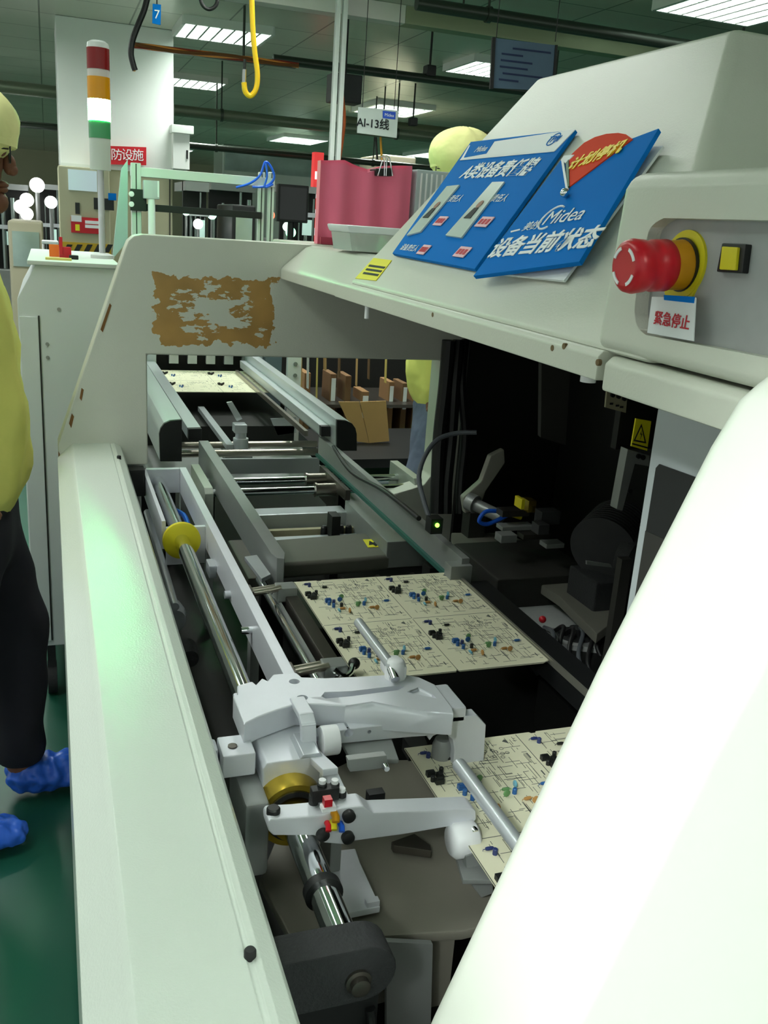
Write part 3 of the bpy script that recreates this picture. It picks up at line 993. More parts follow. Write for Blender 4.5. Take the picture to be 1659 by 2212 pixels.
# S-shaped link from arm to swing arm, with its white roller
lk = [P(648, 1522, y=.86), P(682, 1518, y=.86)]
lkp = [(.247, .905, ZT - .001), (.247, .868, ZT + .001), (.248, .862, ZT - .006), (.249, .858, .955), (.250, .850, .949), (.256, .800, .958)]
b = MB()
wv = Vector((.0085, 0, 0))
for p, q in zip(lkp, lkp[1:]):
    p, q = Vector(p), Vector(q)
    d = (q - p).normalized()
    nn = d.cross(X).normalized() * .004
    e = d * .003
    b.prism([p - wv - nn - e, p - wv + nn - e, p + wv + nn - e, p + wv - nn - e], (q - p) + 2 * e)
b.build('link_bracket', alu, car, bevel=.0015)
MB().cyl((.262, .858, .958), (.282, .858, .958), .0165).build('white_roller', nylon, car, bevel=.002)
# small grey bracket behind
MB().prism([P(px, py, z=.945) for px, py in ((735, 1598), (845, 1590), (862, 1640), (758, 1640))], (0, 0, -.006)).build('grey_bracket', alud, car, bevel=.0015)
MB().prism([P(px, py, y=.80) for px, py in ((752, 1642), (836, 1632), (838, 1658), (800, 1664), (756, 1668))], (0, .010, 0)).build('bracket_flange', alud, car, bevel=.001)
MB().box(.300, .318, .795, .806, .900, .925).build('bracket_foot', blackp, car)
MB().lathe(P(832, 1655, y=.795), -Y, [(0, .004), (.006, .003)], 12).build('bracket_screw', chrome, car)
MB().prism([P(px, py, z=.94) for px, py in ((690, 1668), (722, 1650), (752, 1715), (728, 1722))], (0, 0, -.006)).build('link_plate', alu, car, bevel=.001)
# swing arm in front with the long tapered bar
YW = .745
sa = [(578, 1778), (584, 1769), (640, 1766), (700, 1760), (738, 1746), (785, 1741), (806, 1756), (1022, 1747), (1029, 1752), (1030, 1772), (1022, 1778), (975, 1786), (870, 1804), (765, 1818), (748, 1826), (700, 1822), (680, 1806), (590, 1806), (580, 1796)]
MB().prism([P(px, py, y=YW) for px, py in sa], (0, .024, 0)).build('swing_arm', alu, car, bevel=.0025)
c = P(594, 1742, y=.755)
for (px, py, yy) in ((594, 1745, .75),):
    c = P(px, py, y=yy)
    MB().lathe((c.x, yy + .006, .945), Z, [(0, .0068), (.009, .0068), (.0105, .0055)], 20).build('clamp_screw', blackp, car)
for px, py in ((752, 1760), (750, 1806), (696, 1800)):
    c = P(px, py, y=YW)
    MB().lathe((c.x, YW + .001, c.z), -Y, [(0, .0066), (.006, .0066), (.007, .005)], 18).build('clamp_screw', blackp, car)
# air fitting cluster: black bolts with white tops, red, amber and blue tube stubs
for px, py in ((677, 1735), (737, 1730), (695, 1712), (722, 1712)):
    c = P(px, py, y=.765)
    f = MB().lathe((c.x, .765, c.z - .008), Z, [(0, .005), (.018, .005), (.019, .004)], 14).build('fitting', blackp, car)
    MB().lathe((c.x, .765, c.z + .011), Z, [(0, .0036), (.004, .0036)], 12).build('fitting_cap', nylon, f)
MB().box(.226, .254, .757, .768, .952, .966).build('fitting_block', blackp, car, bevel=.001)
c = P(706, 1730, y=.742)
MB().box(c.x - .004, c.x + .004, .736, .744, c.z - .003, c.z + .005).build('red_tab', redp, car)
MB().box(c.x - .006, c.x + .008, .735, .745, c.z - .008, c.z - .004).build('white_tab', nylon, car)
for (px, py, r, m_) in ((728, 1770, .0065, orangep), (724, 1787, .0055, yellowp), (712, 1790, .005, redp), (741, 1791, .005, blued)):
    c = P(px, py, y=.735)
    MB().tube([(c.x, .746, c.z), (c.x, .739, c.z), (c.x - .001, .735, c.z - .003)], r * .6, 10).build('tube_stub', m_, car)
# nylon roller yoke at the end of the swing arm
c = P(1005, 1822, y=.74)
b = MB()
b.lathe((c.x - .018, .74, c.z + .006), X, [(0, .015), (.004, .019), (.026, .019), (.030, .015)], 24)
b.build('nylon_roller', nylon, car, ang=60)
c2 = P(1022, 1792, y=.735)
MB().lathe(c2, -Y, [(-.02, .0045), (.004, .0045), (.006, .0035)], 14).build('roller_screw', chrome, car)
c3 = P(1035, 1850, y=.735)
MB().ball((c3.x, .735, c3.z), .013, (1.3, .8, 1)).build('nylon_nose', nylon, car)
MB().prism([P(px, py, y=.72) for px, py in ((1006, 1850), (1028, 1842), (1062, 1858), (1066, 1930), (1040, 1940), (1010, 1900))], (0, .012, 0)).build('roller_bracket', alud, car, bevel=.001)
# round pins over the boards and their nylon holder
MB().cyl((.369, .93, 1.0), (.369, 1.065, 1.0), .0066, n=20).build('push_pin', alum, car, bevel=.0012)
cc = P(855, 1438, y=.935)
MB().lathe((cc.x, .935, .985), Z, [(-.004, .013), (.014, .013), (.022, .010), (.024, .006)], 20).build('pin_holder', nylon, car, ang=60)
MB().box(cc.x - .012, cc.x + .012, .925, .96, .985, 1.003).build('holder_base', nylon, car, bevel=.004)
c = P(845, 1462, y=.93)
MB().cyl((c.x, .915, .992), (c.x, .935, 1.0), .0055).build('holder_pin', chrome, car)
MB().cyl((.396, .55, .955), (.396, .785, .955), .0078, n=20).build('push_pin', alum, car, bevel=.0012)
MB().prism([P(px, py, z=.83) for px, py in ((712, 1838), (768, 1832), (778, 1862), (822, 1958), (742, 1974), (700, 1870))], (0, 0, -.008)).build('guide_foot', alu, car, bevel=.0015)
MB().box(.285, .299, .739, .747, .826, .836).build('foot_lip', alu, car)
MB().box(.262, .275, .80, .84, .83, .93).build('foot_arm', alud, car, bevel=.002)
# dark steel deck under the carriage
dk = thing('deck_plate', (.28, .80, .70), 'grey-brown steel deck plate under the silver carriage', 'plate')
MB().prism([P(px, py, z=.818) for px, py in ((560, 1900), (640, 1700), (760, 1640), (960, 1640), (1120, 1900), (1090, 1990), (1000, 2012), (820, 2022), (640, 2050))], (0, 0, -.012)).build('deck', plateg, dk, bevel=.003)
MB().prism([P(px, py, z=.83) for px, py in ((845, 1818), (895, 1800), (930, 1825), (932, 1838), (850, 1826))], (0, 0, -.010)).build('deck_wedge', steel, dk, bevel=.001)
MB().prism([P(px, py, z=.874) for px, py in ((880, 1590), (905, 1588), (1010, 1760), (1070, 1900), (1000, 1900), (960, 1760))], (0, 0, -.006)).build('deck_strip', alud, dk, bevel=.001)
MB().prism([P(px, py, z=.88) for px, py in ((870, 1590), (915, 1588), (925, 1612), (885, 1614))], (0, 0, -.02)).build('strip_block', dark, dk)
for xx, yy in ((.30, .74), (.36, .72), (.33, .86)):
    MB().box(xx - .02, xx + .02, yy, yy + .01, .70, .806).build('deck_leg', plateg, dk)
MB().prism([P(px, py, y=.690) for px, py in ((835, 2035), (935, 2040), (930, 2230), (835, 2230))], (0, .006, 0)).build('front_leg', alud, dk)

# ------------------------------------------------------------------ things inside the dark machine
hd = thing('motor_unit', (1.0, 1.5, .85), 'dark ribbed motor and rotary head in the shade at the back of the machine', 'insertion head')
dkm = mat('motor_dark', (66, 66, 68), .5, .3, var=.2, scale=30)
c = P(1290, 1180, y=1.42)
b = MB()
pr = []
for i in range(10):
    pr += [(i * .009, .066), (i * .009 + .005, .066), (i * .009 + .0055, .060), (i * .009 + .0085, .060)]
b.lathe((c.x, 1.40, c.z), Vector((.75, .55, .2)), pr, 36)
b.build('ribbed_motor', dkm, hd)
MB().lathe((c.x + .05, 1.38, c.z - .01), Vector((.3, -1, 0)), [(0, .05), (.03, .05), (.04, .03), (.07, .03)], 24).build('gear_case', blackm, hd)
MB().box(c.x - .03, c.x + .07, 1.36, 1.46, .80, c.z - .05).build('motor_foot', blackm, hd, bevel=.005)
MB().prism([P(px, py, y=1.33) for px, py in ((1268, 1212), (1320, 1220), (1322, 1226), (1268, 1220))], (0, .005, 0)).build('wire_clip', alud, hd)
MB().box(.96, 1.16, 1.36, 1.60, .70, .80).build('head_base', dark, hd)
# left pneumatic cylinder and its cream bracket
pc = thing('air_cylinder', (.86, 1.85, .85), 'cream bracket with air cylinder and blue hose inside the machine', 'air cylinder')
MB().prism([P(px, py, y=1.80) for px, py in ((1060, 985), (1090, 970), (1092, 1000), (1050, 1062), (1035, 1105), (1005, 1110), (1000, 1075), (1040, 1040))], (0, .02, 0)).build('bracket', mat('cast_cream', (150, 148, 138), .5), pc, bevel=.004)
a, b_ = P(1010, 1082, y=1.78), P(1085, 1118, y=1.70)
MB().cyl(a, b_, .014).build('cylinder', alud, pc)
MB().washer(P(1012, 1082, y=1.775), (b_ - a), .012, .020, .02).build('cylinder_cap', alud, pc)
MB().tube(spline([P(1082, 1105, y=1.66), P(1050, 1105, y=1.66), P(1035, 1125, y=1.66), P(1052, 1132, y=1.66), P(1082, 1120, y=1.66), P(1110, 1105, y=1.66)]), .0045).build('air_hose', blued, pc)
MB().cyl(P(1095, 1108, y=1.66), P(1125, 1118, y=1.66), .005).build('brass_fitting', yellowp, pc)
c = P(1020, 1115, y=1.8)
MB().box(c.x - .01, c.x + .03, 1.79, 1.83, .70, c.z + .01).build('bracket_post', darkg, pc)
# feeder cluster
fc = thing('feeder_cluster', (.9, 1.6, .8), 'cluster of small grey feeder blocks and yellow clips in the middle of the dark interior', 'feeder')
rnd = random.Random(3)
for i, (px, py, w_, h_, m_) in enumerate(((1115, 1110, 60, 16, steel), (1120, 1142, 70, 12, alud), (1150, 1095, 20, 26, brass), (1160, 1160, 60, 14, steel), (1100, 1165, 36, 18, alud), (1190, 1120, 44, 30, blackm), (1130, 1090, 10, 22, yellowp), (1200, 1180, 40, 12, alud), (1175, 1145, 26, 22, dkm))):
    a = P(px - w_ / 2, py + h_ / 2, y=1.62 - i * .012)
    e = P(px + w_ / 2, py - h_ / 2, y=1.62 - i * .012)
    MB().box(a.x, e.x, 1.62 - i * .012, 1.65 - i * .012, a.z, e.z).build('feeder_block', m_, fc, bevel=.001)
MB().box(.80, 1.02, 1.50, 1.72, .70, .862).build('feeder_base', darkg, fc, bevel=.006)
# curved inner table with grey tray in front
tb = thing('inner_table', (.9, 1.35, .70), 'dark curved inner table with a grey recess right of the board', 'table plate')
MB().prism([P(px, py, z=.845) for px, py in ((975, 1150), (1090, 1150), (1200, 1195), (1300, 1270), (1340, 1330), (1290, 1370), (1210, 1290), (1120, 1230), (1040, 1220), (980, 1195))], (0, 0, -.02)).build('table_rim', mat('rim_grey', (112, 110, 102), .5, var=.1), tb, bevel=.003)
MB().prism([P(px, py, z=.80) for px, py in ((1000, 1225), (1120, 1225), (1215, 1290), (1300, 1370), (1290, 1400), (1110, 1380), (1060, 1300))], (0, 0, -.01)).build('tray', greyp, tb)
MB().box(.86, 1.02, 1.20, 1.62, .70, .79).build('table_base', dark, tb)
# gear and cable cluster near the cover
gc = thing('cable_cluster', (.82, 1.15, .70), 'dark knot of cables and a gear beside the white machine cover', 'cable bundle')
for k in range(9):
    a = P(1110 + 22 * k, 1355 + 8 * (k % 3), z=.80)
    b_ = P(1130 + 20 * k, 1400 + 12 * (k % 4), z=.80)
    mid = (a + b_) / 2 + Vector((.01, 0, .02 + .004 * (k % 3)))
    MB().tube(spline([a, mid, b_, b_ + Vector((.02, -.03, -.04))]), .004).build('cable', cableb if k % 3 else cable, gc)
c = P(1245, 1350, z=.82)
MB().lathe((c.x, c.y, .78), Z, [(0, .036), (.02, .036), (.021, .012), (.035, .012)], 20).build('gear', blackm, gc)
c = P(1172, 1338, z=.82)
MB().ball(c, .007).build('red_knob', redp, gc)
MB().box(.76, .90, 1.02, 1.24, .70, .785).build('cable_tray', dark, gc)
# hanging dark plate, label plates, white profile rail
hp = MB().prism([P(px, py, y=1.60) for px, py in ((1170, 780), (1232, 800), (1222, 962), (1168, 945))], (.004, .02, 0)).build('hanging_plate', darkg, None)
tag(hp, 'dark grey plate hanging under the hood', 'plate')
MB().box(.925, .945, 1.61, 1.615, 1.21, 1.36).build('plate_rib', blackp, hp)
ib = thing('switch_plate', P(1335, 860, y=1.25), 'small cream plate with three dark buttons inside the machine', 'switch plate')
MB().prism([P(px, py, y=1.25) for px, py in ((1312, 840), (1356, 848), (1352, 892), (1308, 880))], (0, .004, 0)).build('plate', mat('old_cream', (150, 146, 120), .5), ib)
for px, py in ((1322, 853), (1335, 856), (1347, 861)):
    MB().cyl(P(px, py, y=1.25), P(px, py, y=1.25) - Y * .004, .0036, n=12).build('button', blackp, ib)
for px, py in ((1320, 872), (1333, 876), (1342, 879)):
    MB().box(*(lambda c: (c.x - .003, c.x + .003, 1.2485, 1.2495, c.z - .0015, c.z + .0015))(P(px, py, y=1.25))).build('plate_print', blackink, ib)
MB().box(.86, .93, 1.26, 1.275, 1.18, 1.355).build('plate_carrier', dark, ib)
wr = thing('profile_rail', P(1365, 1030, y=1.2), 'pale grey slotted profile rail standing inside the machine below the warning sign', 'profile rail')
MB().prism([P(px, py, y=1.22) for px, py in ((1356, 970), (1404, 984), (1402, 1008), (1372, 1002), (1345, 1104), (1332, 1100))], (0, .02, 0)).build('rail', alud, wr, bevel=.001)
for px, py in ((1378, 985), (1388, 988), (1360, 1060)):
    MB().cyl(P(px, py, y=1.22), P(px, py, y=1.22) - Y * .003, .004, n=12).build('rail_screw', blackp, wr)
MB().box(.88, .90, 1.225, 1.24, .79, 1.0).build('rail_post', darkg, wr)
ws = MB().prism([P(px, py, y=1.21) for px, py in ((1374, 904), (1407, 910), (1398, 974), (1364, 964))], (0, .003, 0)).build('warning_sign', yellowlab, None)
tag(ws, 'yellow electric hazard triangle sign inside the machine', 'sign')
MB().prism([P(px, py, y=1.209) for px, py in ((1386, 916), (1396, 958), (1369, 953))] , (0, .0015, 0)).build('triangle', blackink, ws)
MB().prism([P(px, py, y=1.2085) for px, py in ((1385.5, 923), (1392.5, 954), (1373, 950))], (0, .0015, 0)).build('triangle_field', yellowlab, ws)
MB().prism([P(px, py, y=1.208) for px, py in ((1386, 929), (1383, 939), (1386, 938.5), (1383, 950), (1388, 937), (1385, 937.5))], (0, .0012, 0)).build('bolt_symbol', blackink, ws)
MB().prism([P(px, py, y=1.209) for px, py in ((1366, 957), (1399, 966), (1398.6, 969), (1365.5, 960))], (0, .0012, 0)).build('sign_rule', blackink, ws)
MB().box(.925, 1.0, 1.214, 1.23, 1.13, 1.355).build('sign_carrier', dark, ws)
# black cables down the right side of the arch
for i, (px0, px1, px2, r) in enumerate(((965, 950, 935, .016), (985, 975, 955, .014), (1000, 1004, 985, .010))):
    MBc = MB().tube(spline([P(px0 + 5, 735, y=1.95 + .02 * i), P(px0 - 3, 830, y=1.95), P(px1, 940, y=1.94), P(px2 + 10, 1040, y=1.92), P(px2 + 8, 1110, y=1.9)]), r)
    o = MBc.build('machine_cable', cableb, None)
    tag(o, ['thick black cable hanging down nearest the arch opening', 'thick black cable hanging second from the arch opening', 'thinner black cable hanging deepest in the shade'][i], 'cable', 'cables at the arch')
# ------------------------------------------------------------------ board loader behind the arch
ld = thing('board_loader', (.55, 3.2, 0), 'silver board loader with rounded side covers and an opening, behind the end arch', 'loader')
dl = [P(px, py, y=2.30) for px, py in ((346, 997), (344, 938), (347, 926), (355, 915), (368, 909), (393, 907), (393, 997))]
MB().prism(dl, (0, .012, 0)).build('end_cap', blackp, ld, bevel=.001)
inn = [p + Vector((0, .012, 0)) for p in dl]
sc = mat('brushed_cover', (205, 210, 214), .36, .55, var=.04)
MB().prism(inn, (0, 1.26, 0)).build('rounded_cover', sc, ld, bevel=.001)
dr = [P(px, py, y=2.30) for px, py in ((728, 974), (728, 907), (748, 909), (761, 915), (768, 925), (771, 938), (771, 974))]
MB().prism(dr, (0, .012, 0)).build('end_cap', blackp, ld, bevel=.001)
MB().prism([p + Vector((0, .012, 0)) for p in dr], (0, 1.26, 0)).build('rounded_cover', sc, ld, bevel=.001)
for q, y0 in ((((407, 951), (407, 927), (436, 926), (436, 951)), 2.42), (((694, 943), (694, 921), (714, 921), (714, 943)), 2.36)):
    pp = [P(px, py, y=y0) for px, py in q]
    MB().prism(pp, (0, .02, 0)).build('rail_cap', blackp, ld, bevel=.001)
    MB().prism([p + Vector((0, .02, 0)) for p in pp], (0, 1.15, 0)).build('loader_rail', sc, ld, bevel=.001)
MB().box(.655, .665, 2.45, 3.5, .93, .945).build('chain_strip', bronze, ld)
# cross rods and gripper in the opening
for py, yy in ((962, 2.62), (980, 2.50)):
    c = P(420, py, y=yy)
    MB().cyl((.30, yy, c.z), (.74, yy, c.z), .010).build('cross_rod', bronze, ld)
MB().prism([P(px, py, y=2.46) for px, py in ((470, 992), (690, 990), (690, 1022), (480, 1024))], (0, .01, 0)).build('front_sheet', alum, ld)
gz = P(520, 955, y=2.6)
MB().cyl((gz.x, 2.6, gz.z - .02), (gz.x, 2.6, gz.z + .012), .022).build('gripper_foot', sc, ld)
MB().cyl((gz.x, 2.6, gz.z + .012), (gz.x, 2.6, gz.z + .03), .016).build('gripper_post', alum, ld)
MB().box(gz.x - .022, gz.x + .014, 2.58, 2.62, gz.z + .03, gz.z + .055).build('gripper_block', alum, ld, bevel=.002)
MB().prism([P(px, py, y=2.62) for px, py in ((490, 870), (502, 868), (524, 905), (512, 910))], (0, .012, 0)).build('gripper_finger', sc, ld, bevel=.001)
MB().box(gz.x - .05, gz.x - .03, 2.55, 3.1, gz.z - .01, gz.z + .005).build('gripper_rail', alum, ld)
MB().box(gz.x - .05, gz.x + .03, 2.57, 2.64, gz.z - .05, gz.z - .02).build('gripper_base', alud, ld, bevel=.002)
MB().prism([P(px, py, y=2.9) for px, py in ((585, 905), (640, 902), (640, 935), (600, 940))], (0, .01, 0)).build('shiny_sheet', alum, ld)
# body with opening
fy = 3.60
MB().box(.335, .372, fy, fy + .03, .55, 1.16).build('frame_post', sc, ld, bevel=.003)
MB().box(.748, .782, fy, fy + .03, .55, 1.16).build('frame_post', sc, ld, bevel=.003)
MB().box(.372, .748, fy + .03, fy + .05, .90, 1.16).build('opening_back', dark, ld)
MB().box(.372, .748, fy - .01, fy + .02, .995, 1.16).build('opening_head', dark, ld)
for i in range(5):
    MB().box(.42 + .07 * i, .455 + .07 * i, fy + .005, fy + .028, .95, .99).build('guide_tooth', alum, ld)
MB().box(.785, .85, fy - .03, fy + .03, .60, 1.16).build('blue_grey_post', mat('tinted_panel', (112, 126, 140), .3, .2), ld)
bp_ = MB().box(.87, .925, fy - .05, fy - .03, .62, 1.14).build('white_plate', nylon, ld, bevel=.002)
for zz in (.965, .92, .87):
    MB().cyl((.90, fy - .056, zz), (.90, fy - .05, zz), .008, n=14).build('plate_bolt', alud, bp_)
MB().box(.24, .76, 2.45, 3.6, .60, .80).build('loader_bed', alud, ld, bevel=.01)
MB().box(.26, .74, 2.9, 3.6, .80, .86).build('loader_trough', dark, ld)
MB().box(.26, .74, 2.5, 3.58, .04, .60).build('loader_base', darkg, ld)

# aluminium frame on the loader
fr = thing('gantry', (.5, 3.85, 0), 'aluminium profile frame with a black cross bar standing behind the board loader', 'frame')
alp = mat('profile_alu', (206, 212, 208), .6, .1, var=.03)


def profile_post(x, y, z0, z1, w, par, nm='post'):
    o = MB().box(x - w / 2, x + w / 2, y - w / 2, y + w / 2, z0, z1).build(nm, alp, par, bevel=.002)
    MB().box(x - .002, x + .002, y - w / 2 - .0008, y - w / 2 + .001, z0, z1 - .003).build('slot', darkg, o)
    return o


xa, za = P(293, 360, y=3.85).x, P(293, 352, y=3.85).z
profile_post(xa, 3.85, 0, za, .036, fr)
xb = P(563, 450, y=3.85).x
xc = P(584, 450, y=3.85).x
profile_post(xb, 3.85, 0, P(563, 372, y=3.85).z, .024, fr)
profile_post(xc, 3.85, 0, P(584, 372, y=3.85).z, .024, fr)
t0, t1 = P(312, 362, y=3.85), P(570, 384, y=3.85)
MB().box(xa - .02, xc + .012, 3.834, 3.866, t0.z - .034, t0.z).build('top_bar', alp, fr, bevel=.002)
b0 = P(420, 448, y=3.83)
MB().box(xa, xb, 3.818, 3.834, b0.z - .026, b0.z).build('cross_bar', blackp, fr, bevel=.002)
cl = MB().box(xa - .024, xa + .036, 3.812, 3.834, P(290, 455, y=3.82).z, P(290, 408, y=3.82).z).build('clamp', blackp, fr, bevel=.002)
for py in (419, 441):
    c = P(284, py, y=3.81)
    MB().lathe((c.x, 3.812, c.z), -Y, [(0, .010), (.003, .010), (.004, .006)], 18).build('clamp_nut', nylon, cl)
c = P(327, 450, y=3.80)
MB().cyl((c.x, 3.79, 0), (c.x, 3.79, P(327, 430, y=3.79).z), .0135).build('white_rod', nylon, fr)
MB().box(c.x - .03, c.x + .028, 3.775, 3.82, P(327, 430, y=3.79).z, P(327, 390, y=3.79).z).build('rod_head', alum, fr, bevel=.003)
MB().box(c.x + .02, c.x + .026, 3.77, 3.776, P(327, 425, y=3.79).z, P(327, 390, y=3.79).z).build('white_strip', nylon, fr)
hs_ = thing('air_hose', P(575, 345, y=3.80), 'looped thin blue air hose hooked over the aluminium frame', 'hose')
MB().tube(spline([P(510, 405, y=3.81), P(540, 396, y=3.81), P(562, 378, y=3.81), P(573, 350, y=3.81), P(586, 362, y=3.81), P(592, 385, y=3.81), P(575, 402, y=3.81), P(545, 404, y=3.81)]), .0045).build('hose_loop', blued, hs_)
MB().tube(spline([P(574, 352, y=3.80), P(577, 380, y=3.80), P(572, 404, y=3.80), P(590, 398, y=3.80)]), .004).build('hose_end', blued, hs_)
# pale clear screens left of the frame
gs = MB().prism([P(px, py, y=3.9) for px, py in ((262, 365), (276, 345), (276, 520), (243, 560))], (0, .02, 0)).build('side_screen', mat('pale_profile', (176, 194, 196), .4, .2), None)
tag(gs, 'pale leaning metal strip left of the aluminium frame', 'strip')

# things on the loader: foam sheets, crates, tray
pk = thing('foam_sheet_stack', P(790, 525, y=2.18), 'pink wavy foam sheets standing upright on the rear shelf behind the hood', 'foam sheets')
a, e = P(692, 350, y=2.18), P(893, 363, y=2.18)
zb = 1.453
for k in range(3):
    yy = 2.18 + .036 * k
    top = []
    for i in range(25):
        t = i / 24
        px = 693 + 200 * t
        wave = (352 if t < .25 else 352 + 20 * min(1, (t - .25) / .25) if t < .5 else 372 - 8 * min(1, (t - .5) / .2)) + (k * -3)
        top.append(P(px, wave, y=yy))
    b = MB()
    n = len(top)
    front, back, fb, bb = [], [], [], []
    for i, p in enumerate(top):
        t = i / (n - 1)
        o_ = .007 * math.sin(t * 6.5 * math.pi)
        front.append(b.bm.verts.new((p.x, yy + o_, p.z)))
        back.append(b.bm.verts.new((p.x, yy + o_ + .028, p.z)))
        fb.append(b.bm.verts.new((p.x, yy + o_, zb)))
        bb.append(b.bm.verts.new((p.x, yy + o_ + .028, zb)))
    for i in range(n - 1):
        for q in ((front[i], front[i + 1], fb[i + 1], fb[i]), (back[i], bb[i], bb[i + 1], back[i + 1]), (front[i], back[i], back[i + 1], front[i + 1]), (fb[i], fb[i + 1], bb[i + 1], bb[i])):
            b.bm.faces.new(q)
    for i in (0, n - 1):
        b.bm.faces.new((front[i], fb[i], bb[i], back[i]))
    b.build('foam_sheet', pinkf, pk, ang=60)
MB().box(a.x + .005, a.x + .06, 2.166, 2.172, zb, zb + .016).build('foot_strip', mat('pink_dark', (186, 60, 88), .6), pk)
bc = thing('binder_clip', P(838, 370, y=2.168), 'black binder clip with wire handles on the pink foam sheets', 'clip')
MB().prism([P(px, py, y=2.165) for px, py in ((812, 364), (848, 362), (848, 381), (812, 380))], (0, .045, 0)).build('clip_body', blackp, bc, bevel=.002)
for dx in (0, 14):
    MB().tube([P(816 + dx, 380, y=2.162), P(825 + dx * .4, 350, y=2.162), P(820 + dx * .4, 340, y=2.162), P(828 + dx * .5, 336, y=2.162), P(836 + dx * .4, 342, y=2.162), P(834 + dx, 380, y=2.162)], .0016, 6).build('wire_handle', chrome, bc)
cc = thing('clear_crate', P(940, 460, y=2.18), 'clear ribbed plastic crate beside the pink foam sheets', 'crate')
a, e = P(897, 365, y=2.18), P(990, 358, y=2.18)
xx0, xx1, zz = a.x + .005, e.x + .06, a.z
MB().box(xx0, xx1, 2.18, 2.36, 1.453, zz).build('crate_body', mat('ribbed_clear', (206, 216, 224), .3, var=.05, alpha=.8), cc, bevel=.004)
for i in range(12):
    xr = xx0 + .012 + (xx1 - xx0 - .02) * i / 11
    MB().cyl((xr, 2.178, 1.458), (xr, 2.178, zz - .008), .0026, n=8).build('rib', nylon, cc)
tr_ = thing('clear_tray', P(800, 515, y=1.75), 'shallow clear plastic tray with scalloped rim in front of the pink foam', 'tray')
a, e = P(742, 486, y=1.75), P(880, 492, y=1.75)
b = MB()
b.prism([(a.x, 1.73, 1.500), (e.x, 1.73, 1.500), (e.x - .012, 1.73, 1.486), (a.x + .006, 1.73, 1.486)], (0, .14, 0))
b.build('tray_rim', mat('tray_white', (232, 236, 240), .3), tr_, bevel=.004)
MB().prism([(a.x + .008, 1.734, 1.486), (e.x - .014, 1.734, 1.486), (e.x - .025, 1.74, 1.453), (a.x + .016, 1.74, 1.453)], (0, .125, 0)).build('tray_body', mat('tray_clear', (205, 222, 214), .25, alpha=.7), tr_)

# ------------------------------------------------------------------ white cabinet left of the arch, tower light on it
cb = thing('white_cabinet', (.06, 3.1, 0), 'white cabinet with a tall narrow door left of the end arch', 'cabinet')
cy0 = 2.80
cp = [P(px, py, y=cy0) for px, py in ((37, 645), (76, 572), (262, 586))]
zbot = P(110, 1395, y=cy0).z
xl = cp[0].x
MB().prism([(xl, cy0, zbot), (xl, cy0, cp[0].z), (cp[1].x, cy0, cp[1].z), (.19, cy0, cp[1].z), (.19, cy0, zbot)], (0, .70, 0)).build('cabinet_body', cabw, cb, bevel=.003)
g = P(82, 684, y=cy0)
MB().box(xl + .003, g.x, cy0 - .006, cy0, zbot + .02, g.z).build('cabinet_door', cabw, cb, bevel=.0015)
MB().box(g.x, g.x + .004, cy0 - .003, cy0 + .001, zbot + .02, g.z + .003).build('door_gap', darkg, cb)
for px, py in ((127, 668), (102, 743), (103, 772)):
    c = P(px, py, y=cy0)
    MB().cyl((c.x, cy0 - .003, c.z), (c.x, cy0 + .002, c.z), .005, n=10).build('rivet', alud, cb)
MB().box(xl + .03, .19, cy0 - .01, cy0 + .72, cp[1].z, cp[1].z + .012).build('cabinet_top', alp, cb, bevel=.002)
for yy in (cy0 + .06, cy0 + .62):
    for xx in (xl + .05, .15):
        f = MB().box(xx - .012, xx + .012, yy - .025, yy + .025, .085, zbot + .01).build('caster', blackm, cb)
        MB().cyl((xx - .014, yy, .052), (xx + .014, yy, .052), .052, n=20).build('wheel', blackm, f)
zc = cp[1].z + .012
tl = thing('tower_light', (P(222, 590, y=3.1).x, 3.1, zc), 'signal tower light with red, amber and lit green segments on a grey pole', 'signal light')
tx, ty = tl.location.x, tl.location.y


def tz(py):
    return P(222, py, y=ty).z


rad = .0325
MB().cyl((tx, ty, zc), (tx, ty, tz(365)), .0095).build('pole', alum, tl)
MB().lathe((tx, ty, zc), Z, [(0, .035), (.01, .035), (.016, .018)], 24).build('pole_base', alp, tl)
MB().cyl((tx, ty, tz(368)), (tx, ty, tz(300)), rad - .002).build('lower_sleeve', mat('sleeve_grey', (196, 205, 196), .4), tl)
MB().cyl((tx, ty, tz(300)), (tx, ty, tz(262)), rad - .001).build('green_base', mat('lens_green', (70, 150, 100), .25), tl)
MB().cyl((tx, ty, tz(262)), (tx, ty, tz(216)), rad).build('green_lens', mat('lens_green_lit', (110, 255, 150), .3, emit=105), tl)
MB().cyl((tx, ty, tz(216)), (tx, ty, tz(168)), rad).build('amber_lens', mat('lens_amber', (206, 140, 14), .22), tl)
MB().cyl((tx, ty, tz(168)), (tx, ty, tz(152)), rad - .001).build('clear_band', mat('clear_band', (190, 185, 180), .2), tl)
MB().cyl((tx, ty, tz(152)), (tx, ty, tz(106)), rad).build('red_lens', mat('lens_red', (120, 22, 24), .22), tl)
MB().lathe((tx, ty, tz(106)), Z, [(0, rad - .001), (.014, rad - .003), (.02, rad - .012)], 24).build('top_cap', mat('clear_cap', (190, 198, 194), .2), tl)
